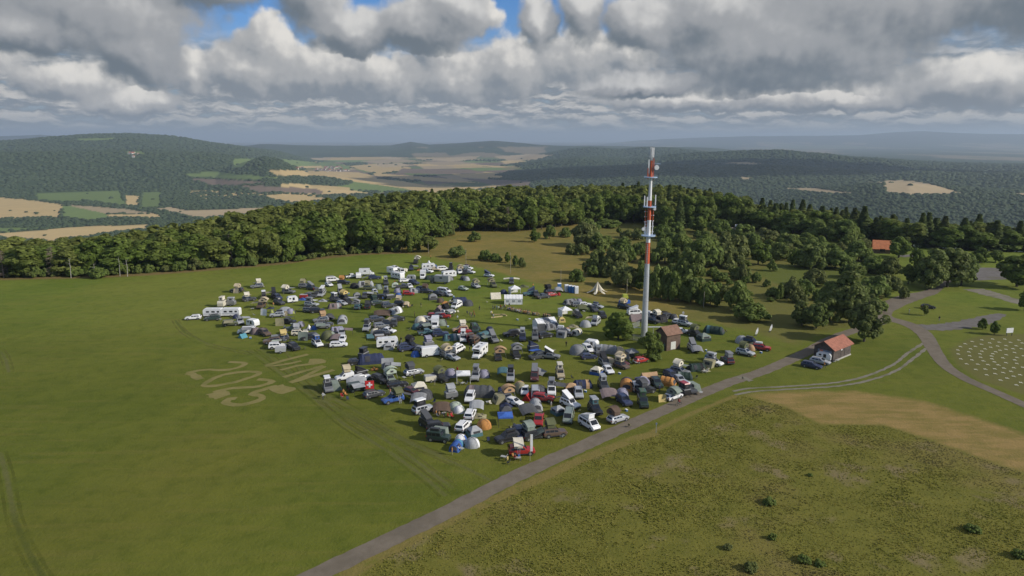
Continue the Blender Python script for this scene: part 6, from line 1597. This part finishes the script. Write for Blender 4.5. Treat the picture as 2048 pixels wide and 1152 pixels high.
# cyclist on the road
x, y = G(1357, 811); cy = empty('bicycle', (x, y, 0), R(35), label='bicycle being ridden along the road below the camp', category='bicycle')
def torus(mb, c, r, w=.025, n=16):
    P_ = [(c[0] + math.cos(i * 6.2832 / n) * r, c[1], c[2] + math.sin(i * 6.2832 / n) * r) for i in range(n)]
    for i in range(n): mb.tube(P_[i], P_[(i + 1) % n], w, w, 5, 0, False)
for s in (-.52, .52): mb = MB(); torus(mb, (s, 0, .34), .33); link('wheel', mb.mesh('wheel', [BLK]), cy)
mb = MB()
for a, b_ in (((-.52, 0, .34), (-.1, 0, .34)), ((-.1, 0, .34), (-.2, 0, .92)), ((-.52, 0, .34), (-.18, 0, .8)), ((-.18, 0, .8), (.35, 0, .85)), ((-.1, 0, .34), (.35, 0, .78)), ((.33, 0, .95), (.52, 0, .34)), ((.35, -.28, 1.0), (.35, .28, 1.0))): mb.tube(a, b_, .025, .025, 5)
link('frame', mb.mesh('frame', [plain('bike_frame', (.03, .03, .03), .3)]), cy); mb = MB(); mb.box((-.2, 0, .95), (.25, .14, .06)); link('saddle', mb.mesh('saddle', [BLK]), cy)
o = person(x, y, R(35) - math.pi / 2, 'sit', 'red', 'black', ''); o.location.z = .40; PEOPLE.pop(); o['label'] = 'cyclist in red top and black trousers riding along the road'; o['category'] = 'person'
# wooden beams, chairs, small camping tables, crates and cool boxes
for i, (cx, cy_, rz, lb) in enumerate([(410, 680, 0, 'long pale wooden beam lying on the open grass, far one'), (385, 705, 25, 'long pale wooden beam lying on the open grass, near one'), (455, 685, -35, 'short pale wooden beam lying at the end of the far beam')]):
    x, y = G(920 + cx / 5.235, 500 + cy_ / 5.235); mb = MB(); mb.box((0, 0, .15), (3.6 if i < 2 else 2.0, .22, .3)); mb.box((1.0, 0, .05), (.3, .5, .1)); mb.box((-1.0 if i < 2 else -.6, 0, .05), (.3, .5, .1)); o = link('wooden_beam', mb.mesh('wooden_beam', [plain('beam_wood', (.45, .36, .18), .8)]), label=lb, category='beam'); o.location = (x, y, 0); o.rotation_euler = (0, 0, R(rz))
def chair_meshes():
    s = MB(); s.box((0, 0, .42), (.52, .50, .05)); bk = MB(); bk.add([(-.26, -.24, .42), (.26, -.24, .42), (.26, -.40, .92), (-.26, -.40, .92), (-.26, -.28, .42), (.26, -.28, .42), (.26, -.44, .92), (-.26, -.44, .92)], [(0, 1, 2, 3), (7, 6, 5, 4), (0, 4, 5, 1), (2, 6, 7, 3), (1, 5, 6, 2), (0, 3, 7, 4)])
    f = MB()
    for a in (-.26, .26): f.tube((a, -.3, 0), (a, .28, .45), .02, .02, 4); f.tube((a, .3, 0), (a, -.3, .6), .02, .02, 4)
    return s.mesh('seat', [cloth('darkgrey')]), bk.mesh('backrest', [cloth('darkgrey')]), f.mesh('leg_frame', [DKG])
CH = chair_meshes(); TT = MB(); TT.box((0, 0, .68), (1.1, .7, .04)); TL = MB()
for a in (-.45, .45):
    for b_ in (-.28, .28): TL.tube((a, b_, 0), (a, b_, .68), .02, .02, 4)
TT = TT.mesh('table_top', [plain('table_grey', (.4, .4, .38), .5)]); TL = TL.mesh('leg_frame', [CHROME])
CB = MB(); CB.box((0, 0, .2), (.6, .4, .4)); CB = CB.mesh('body', [plain('crate_blue', (.06, .16, .36), .5)]); CBL = MB(); CBL.box((0, 0, .43), (.63, .43, .07)); CBL = CBL.mesh('lid', [WHT])
SMALL = []
def clutter(px, py, what, col, rz):
    x, y = G(px, py)
    if what == 'chair':
        o = empty('camping_chair', (x, y, 0), rz); part(o, 'seat', CH[0], cloth(col)); part(o, 'backrest', CH[1], cloth(col)); link('leg_frame', CH[2], o); ph = cname(col) + ' folding camping chair'; g = 'camping chairs'; ct = 'chair'
    elif what == 'table': o = empty('camping_table', (x, y, 0), rz); link('table_top', TT, o); link('leg_frame', TL, o); ph = 'grey camping table'; g = 'camping tables'; ct = 'table'
    else: o = empty('cool_box', (x, y, 0), rz); link('body', CB, o); link('lid', CBL, o); ph = 'blue cool box with white lid'; g = 'cool boxes'; ct = 'box'
    o.scale = (.86,) * 3
    ITEMS.append(dict(o=o, ph=ph, short=ph, cat=ct, grp=g, px=px, py=py, x=x, y=y, small=True))
for a in [('E', 285, 600, 'chair', 'red'), ('E', 330, 585, 'chair', 'orange'), ('E', 345, 635, 'chair', 'navy'), ('E', 880, 290, 'chair', 'navy'), ('E', 600, 320, 'chair', 'orange'), ('E', 640, 325, 'chair', 'orange'), ('E', 90, 600, 'table', ''), ('E', 1545, 475, 'table', ''), ('E', 1520, 470, 'chair', 'darkgrey'), ('E', 1580, 470, 'chair', 'grey'),
          ('E', 1350, 790, 'table', ''), ('E', 1290, 810, 'chair', 'darkgrey'), ('E', 1440, 815, 'chair', 'red'), ('F', 475, 1060, 'table', ''), ('F', 490, 1050, 'chair', 'lightgrey'), ('F', 515, 1100, 'chair', 'darkgrey'), ('F', 565, 1050, 'chair', 'orange'), ('F', 600, 1070, 'table', ''), ('F', 340, 570, 'table', ''), ('F', 360, 575, 'chair', 'cream'), ('F', 280, 690, 'chair', 'khaki'), ('F', 100, 985, 'table', ''),
          ('F', 985, 370, 'table', ''), ('F', 1000, 345, 'chair', 'black'), ('F', 985, 875, 'chair', 'lightgrey'), ('F', 560, 780, 'chair', 'grey'), ('F', 540, 790, 'chair', 'khaki'), ('G', 640, 250, 'chair', 'green'), ('G', 690, 255, 'table', ''), ('G', 740, 245, 'chair', 'red'), ('G', 595, 300, 'box', ''), ('G', 160, 545, 'box', ''), ('G', 590, 745, 'box', ''), ('G', 1410, 350, 'table', ''), ('G', 1430, 345, 'chair', 'cream'), ('G', 1690, 240, 'chair', 'lightgrey'),
          ('A', 470, 785, 'chair', 'lime'), ('A', 1090, 825, 'chair', 'lightgrey'), ('A', 780, 690, 'chair', 'grey'), ('A', 760, 630, 'table', ''), ('C', 285, 555, 'chair', 'cream'), ('C', 600, 735, 'box', ''), ('C', 440, 965, 'chair', 'cream'), ('C', 730, 740, 'table', ''), ('B', 940, 600, 'chair', 'tan'), ('B', 960, 598, 'chair', 'darkgrey'), ('B', 870, 610, 'chair', 'cream'), ('B', 1240, 700, 'chair', 'black'), ('D', 600, 350, 'chair', 'tan'), ('D', 1615, 815, 'chair', 'orange'), ('D', 1320, 545, 'chair', 'brown'), ('D', 1130, 950, 'chair', 'cream'), ('D', 1380, 875, 'chair', 'red')]:
    ox_, oy_, s_ = CROP[a[0]]; clutter(ox_ + a[1] / s_, oy_ + a[2] / s_, a[3], a[4], prs.uniform(0, 6.28))
# more chairs, tables and boxes set out beside the vehicles and tents
veh = [i for i in ITEMS if not i.get('small') and i['py'] > 560]; prs.shuffle(veh)
for i, it in enumerate(veh[:120]):
    ang = prs.uniform(-2.4, .6); d_ = 2.4 + prs.uniform(0, .8); x, y = it['x'] + math.cos(ang) * d_, it['y'] + math.sin(ang) * d_
    if any(math.hypot(x - q['x'], y - q['y']) < (1.9 if not q.get('small') else .7) for q in ITEMS): continue
    ppx, ppy = proj(x, y, 0.0)
    if i % 4 == 3: person(x, y, prs.uniform(0, 6.28), prs.choice(['stand', 'stand', 'walk']), prs.choice(TOPS), prs.choice(LEGS), 'among the parked campers'); continue
    clutter(float(ppx), float(ppy), prs.choice(['chair', 'chair', 'chair', 'table', 'box']), prs.choice(['darkgrey', 'grey', 'khaki', 'black', 'navy', 'olive', 'cream', 'green']), prs.uniform(0, 6.28))
for o, lb in PEOPLE: o['label'] = lb; o['category'] = 'person'; o['group'] = 'people of the camp'
# flags: red flag with white cross hanging from the grey shelter, white flag pole in front
x, y = G(741, 782); o = empty('cross_flag', (x, y - .6, 0), R(8), label='red flag with a white cross hanging from a pole at the grey shelter', category='flag'); mb = MB(); mb.box((0, 0, 1.55), (1.75, .04, 1.7)); link('flag_cloth', mb.mesh('flag_cloth', [plain('flag_red', (.60, .03, .03), .7)]), o); mb = MB(); mb.box((0, -.035, 1.55), (.34, .02, 1.1)); mb.box((-.36, -.035, 1.55), (.38, .02, .34)); mb.box((.36, -.035, 1.55), (.38, .02, .34)); link('cross', mb.mesh('cross', [WHT]), o); mb = MB(); mb.tube((-.9, .03, 0), (-.9, .03, 2.5), .03, .03, 5); mb.tube((.9, .03, 0), (.9, .03, 2.5), .03, .03, 5); mb.tube((-.9, .03, 2.45), (.9, .03, 2.45), .025, .025, 5); link('pole', mb.mesh('pole', [DKG]), o)
x, y = G(1060, 922); o = empty('flag_pole', (x, y, 0), R(5), label='upright pole with narrow white flag beside the nearest red car', category='flag'); mb = MB(); mb.tube((0, 0, 0), (0, 0, 4.6), .035, .03, 6); link('pole', mb.mesh('pole', [plain('pole_timber2', (.4, .36, .25), .8)]), o); mb = MB(); mb.sheet(lambda u, v: (.05 + .38 * v, .05 * math.sin(u * 6), 4.55 - 2.9 * u), 6, 2); link('flag_cloth', mb.mesh('flag_cloth', [WHT]), o)
x, y = G(1366, 634); mb = MB(); mb.tube((0, 0, 0), (0, 0, 1.1), .05, .05, 6); mb.box((0, 0, 1.3), (.6, .35, .5), 0, 0, .7); o = link('grill', mb.mesh('grill', [plain('pale_metal', (.5, .5, .52), .4)]), label='small pale standing grill on the grass beyond the brown hut', category='grill'); o.location = (x, y, 0)

# ------------------------------------------------------------------ labels: each thing by its look, then by what it stands next to
def relation(a, b_):
    dx, dy = a['px'] - b_['px'], a['py'] - b_['py']
    if abs(dx) > abs(dy) * 1.3: return 'right of' if dx > 0 else 'left of'
    return 'in front of' if dy > 0 else 'behind'
LM = [dict(px=1288, py=670, short='radio mast'), dict(px=1337, py=695, short='brown hut'), dict(px=1668, py=718, short='wooden shed'), dict(px=1119, py=580, short='tall blue toilet'), dict(px=1197, py=585, short='cream star tent'), dict(px=1760, py=495, short='orange roofed house'), dict(px=1526, py=668, short='white feather flags'), dict(px=2018, py=668, short='information board'), dict(px=1249, py=604, short='lime green cabin'), dict(px=1463, py=462, short='viewing platform'), dict(px=1021, py=545, short='thin pole'), dict(px=1121, py=566, short='toilet pole')]
from collections import Counter
def label_all(items, refs, small_words=16):
    cnt = Counter(i['ph'] for i in items); used = set(); phc = Counter(i['short'] for i in refs)
    for it in items:
        cand_ = sorted((r for r in refs if r is not it), key=lambda r: (math.hypot(r['px'] - it['px'], (r['py'] - it['py']) * 1.5) * (1 + .35 * (phc[r['short']] - 1))))[:14]; done = None
        if cnt[it['ph']] == 1 and 4 <= len(it['ph'].split()): done = it['ph']
        if not done:
            for r in cand_:
                lb = f"{it['ph']} {relation(it, r)} the {r['short']}"
                if len(lb.split()) <= small_words and lb not in used: done = lb; break
        if not done or done in used:
            for r in cand_:
                for q in cand_:
                    if q is r: continue
                    lb = f"{it['ph']} {relation(it, r)} {r['short']} and {relation(it, q)} {q['short']}"
                    if len(lb.split()) <= small_words and lb not in used: done = lb; break
                if done and done not in used: break
        if not done:
            base = it['ph'].split(' and ')[0]
            for r in cand_:
                lb = f"{base} {relation(it, r)} the {r['short']}"
                if lb not in used and len(lb.split()) <= small_words: done = lb; break
        used.add(done); it['o']['label'] = done; it['o']['category'] = it['cat']; it['o']['group'] = it['grp']
label_all(ITEMS, [i for i in ITEMS if not i.get('small')] + LM)
for t in TREE_ITEMS:
    size = 'tiny' if t['h'] < 3 else 'small' if t['h'] < 5 else 'tall' if t['h'] > 10 else 'mid sized'
    wide = 'broad' if t['w'] > 1.25 * t['h'] else 'narrow' if t['w'] < .7 * t['h'] else 'rounded'
    t['ph'] = f"{size} {wide} {'pale green poplar' if t['ph'] == 'poplar' else 'green ' + t['ph']}"; t['short'] = t['ph']; t['cat'] = t['o'].get('category'); t['grp'] = t['o'].get('group')
label_all(TREE_ITEMS, TREE_ITEMS + LM)

# ------------------------------------------------------------------ tall grass of the meadow
n_t = 50000
q = rg.random(n_t * 3); tx = rg.uniform(-22, 125, n_t * 3); ty = 58 + 100 * q ** 1.35
bare = fbm(tx / 7.5, ty / 5.5, 4, 55); keep = inpoly(tx, ty, MEADOW) & ((bare < .56) | (rng.random(len(tx)) < .25)) & (segdist(tx, ty, VERGE) > .9); pxx, pyy = proj(tx, ty, 0 * tx); keep &= (pxx > 560) & (pxx < 2120) & (pyy < 1190)
tx, ty = tx[keep][:n_t], ty[keep][:n_t]; n_t = len(tx)
dens = fbm(tx / 6, ty / 6, 3, 8); hh = (.06 + .28 * np.clip(dens - .25, 0, .6)) * rg.uniform(.7, 1.4, n_t)
Vs = []
for bl in range(3):
    a = rg.uniform(0, 6.283, n_t); w = .10 * rg.uniform(.6, 1.5, n_t) * (ty / 90); ln = rg.uniform(.05, .5, n_t) * hh
    dx, dy = np.cos(a) * w, np.sin(a) * w; la = rg.uniform(0, 6.283, n_t); tipx = tx + np.cos(la) * ln; tipy = ty + np.sin(la) * ln
    Vs.append(np.stack([np.c_[tx - dx, ty - dy, 0 * tx], np.c_[tx + dx, ty + dy, 0 * tx], np.c_[tipx, tipy, hh]], 1).reshape(-1, 3))
V = np.concatenate(Vs)
gmt, n, b = mat('tall_grass')
g = n.new('ShaderNodeNewGeometry'); f = n.noise(g.outputs['Position'], .16, 4)
cc = n.mix(n.ramp(f, .38, .62), (.27, .275, .05), (.38, .35, .08)); cc = n.mix(n.m('MULTIPLY', n.ramp(g.outputs['Random Per Island'], .72, .9), .8), cc, (.50, .43, .15)); cc = n.mix(n.ramp(g.outputs['Random Per Island'], .25, .0), cc, (.17, .19, .036))
cc = n.mix(n.m('MULTIPLY', n.ramp(n.noise(g.outputs['Position'], .045, 4), .52, .66), .6), cc, (.30, .24, .14))
tr = n.new('ShaderNodeBsdfTranslucent'); n.l.new(cc, tr.inputs['Color']); mx = n.new('ShaderNodeMixShader'); mx.inputs[0].default_value = .35; n.l.new(b.outputs[0], mx.inputs[1]); n.l.new(tr.outputs[0], mx.inputs[2]); n.l.new(mx.outputs[0], gmt.node_tree.nodes['Material Output'].inputs['Surface'])
n.l.new(cc, b.inputs['Base Color']); b.inputs['Roughness'].default_value = .8; b.inputs['Specular IOR Level'].default_value = .15
link('grass', npmesh('grass', V, np.arange(len(V)).reshape(-1, 3), [gmt]), kind='stuff', label='tall rough grass of the meadow on the near side of the road', category='grass')
for i, (px, yb, w, hp) in enumerate([(1540, 1008, 34, 20), (1500, 1140, 36, 24), (1608, 1124, 34, 20), (1640, 1130, 28, 14), (1945, 1062, 40, 20), (2038, 1114, 36, 24), (1455, 1098, 22, 16), (1545, 1078, 22, 16), (1620, 952, 14, 8)]):
    x, y = G(px, yb); s = math.hypot(y, CAMH) / FPX
    o = put_tree('bush', 'meadow_shrub', x, y, w * s * .40, hp * s * .62 / 1.3, 'low dark green shrub growing in the tall grass of the meadow', 'shrub', 'low shrubs in the meadow')

# ------------------------------------------------------------------ haze over the valley
zb = min(float(gz.min()) - 1.0, -250.0); zt = 345.0
mb = MB(); mb.box((0, 0, (zb + zt) / 2), (104000, 104000, zt - zb))
hm_ = bpy.data.materials.new('haze'); hm_.use_nodes = True; hm_.node_tree.nodes.clear(); k = NT(hm_.node_tree)
pv = k.new('ShaderNodeVolumePrincipled'); pv.inputs['Color'].default_value = (.66, .80, .95, 1); pv.inputs['Density'].default_value = 6.2e-5; pv.inputs['Anisotropy'].default_value = .15
ou = k.new('ShaderNodeOutputMaterial'); k.l.new(pv.outputs[0], ou.inputs['Volume'])
HZ = link('haze', mb.mesh('haze', [hm_]), kind='stuff')

# ------------------------------------------------------------------ cumulus overhead, out of the photograph, whose shade lies on the wooded hills
cm, n, b = mat('cloud'); b.inputs['Base Color'].default_value = (.85, .86, .88, 1); b.inputs['Roughness'].default_value = 1.0; b.inputs['Specular IOR Level'].default_value = 0.0
def cloud(cx, cy, cz, rx, ry, rz_, seed):
    nu, nv = 72, 36; U, Vv = np.meshgrid(np.linspace(0, 2 * np.pi, nu + 1)[:-1], np.linspace(-np.pi / 2, np.pi / 2, nv)); d = np.stack([np.cos(Vv) * np.cos(U), np.cos(Vv) * np.sin(U), np.sin(Vv)], -1).reshape(-1, 3)
    q = fbm(d[:, 0] * 2.6 + 9 + d[:, 2], d[:, 1] * 2.6 + 5 - d[:, 2], 5, seed); rr_ = .55 + .95 * q; P_ = d * rr_[:, None] * np.array((rx, ry, rz_)); P_[:, 2] = np.where(P_[:, 2] < 0, P_[:, 2] * .15, P_[:, 2]); P_ += np.array((cx, cy, cz))
    i0 = (np.arange(nv - 1)[:, None] * nu + np.arange(nu)[None]).ravel(); i1 = (np.arange(nv - 1)[:, None] * nu + (np.arange(nu)[None] + 1) % nu).ravel(); return P_, np.c_[i0, i1, i1 + nu, i0 + nu]
CV, CF, o_ = [], [], 0
for a in ((3900, 3650, 1400, 1900, 900, 420, 1), (2900, 900, 1500, 700, 300, 260, 2)):
    if a[-1] == 2: continue
    P_, F_ = cloud(*a); CV.append(P_); CF.append(F_ + o_); o_ += len(P_)
link('clouds', npmesh('clouds', np.concatenate(CV), np.concatenate(CF), [cm], smooth=True), kind='stuff', label='cumulus cloud overhead to the right of the view', category='clouds')
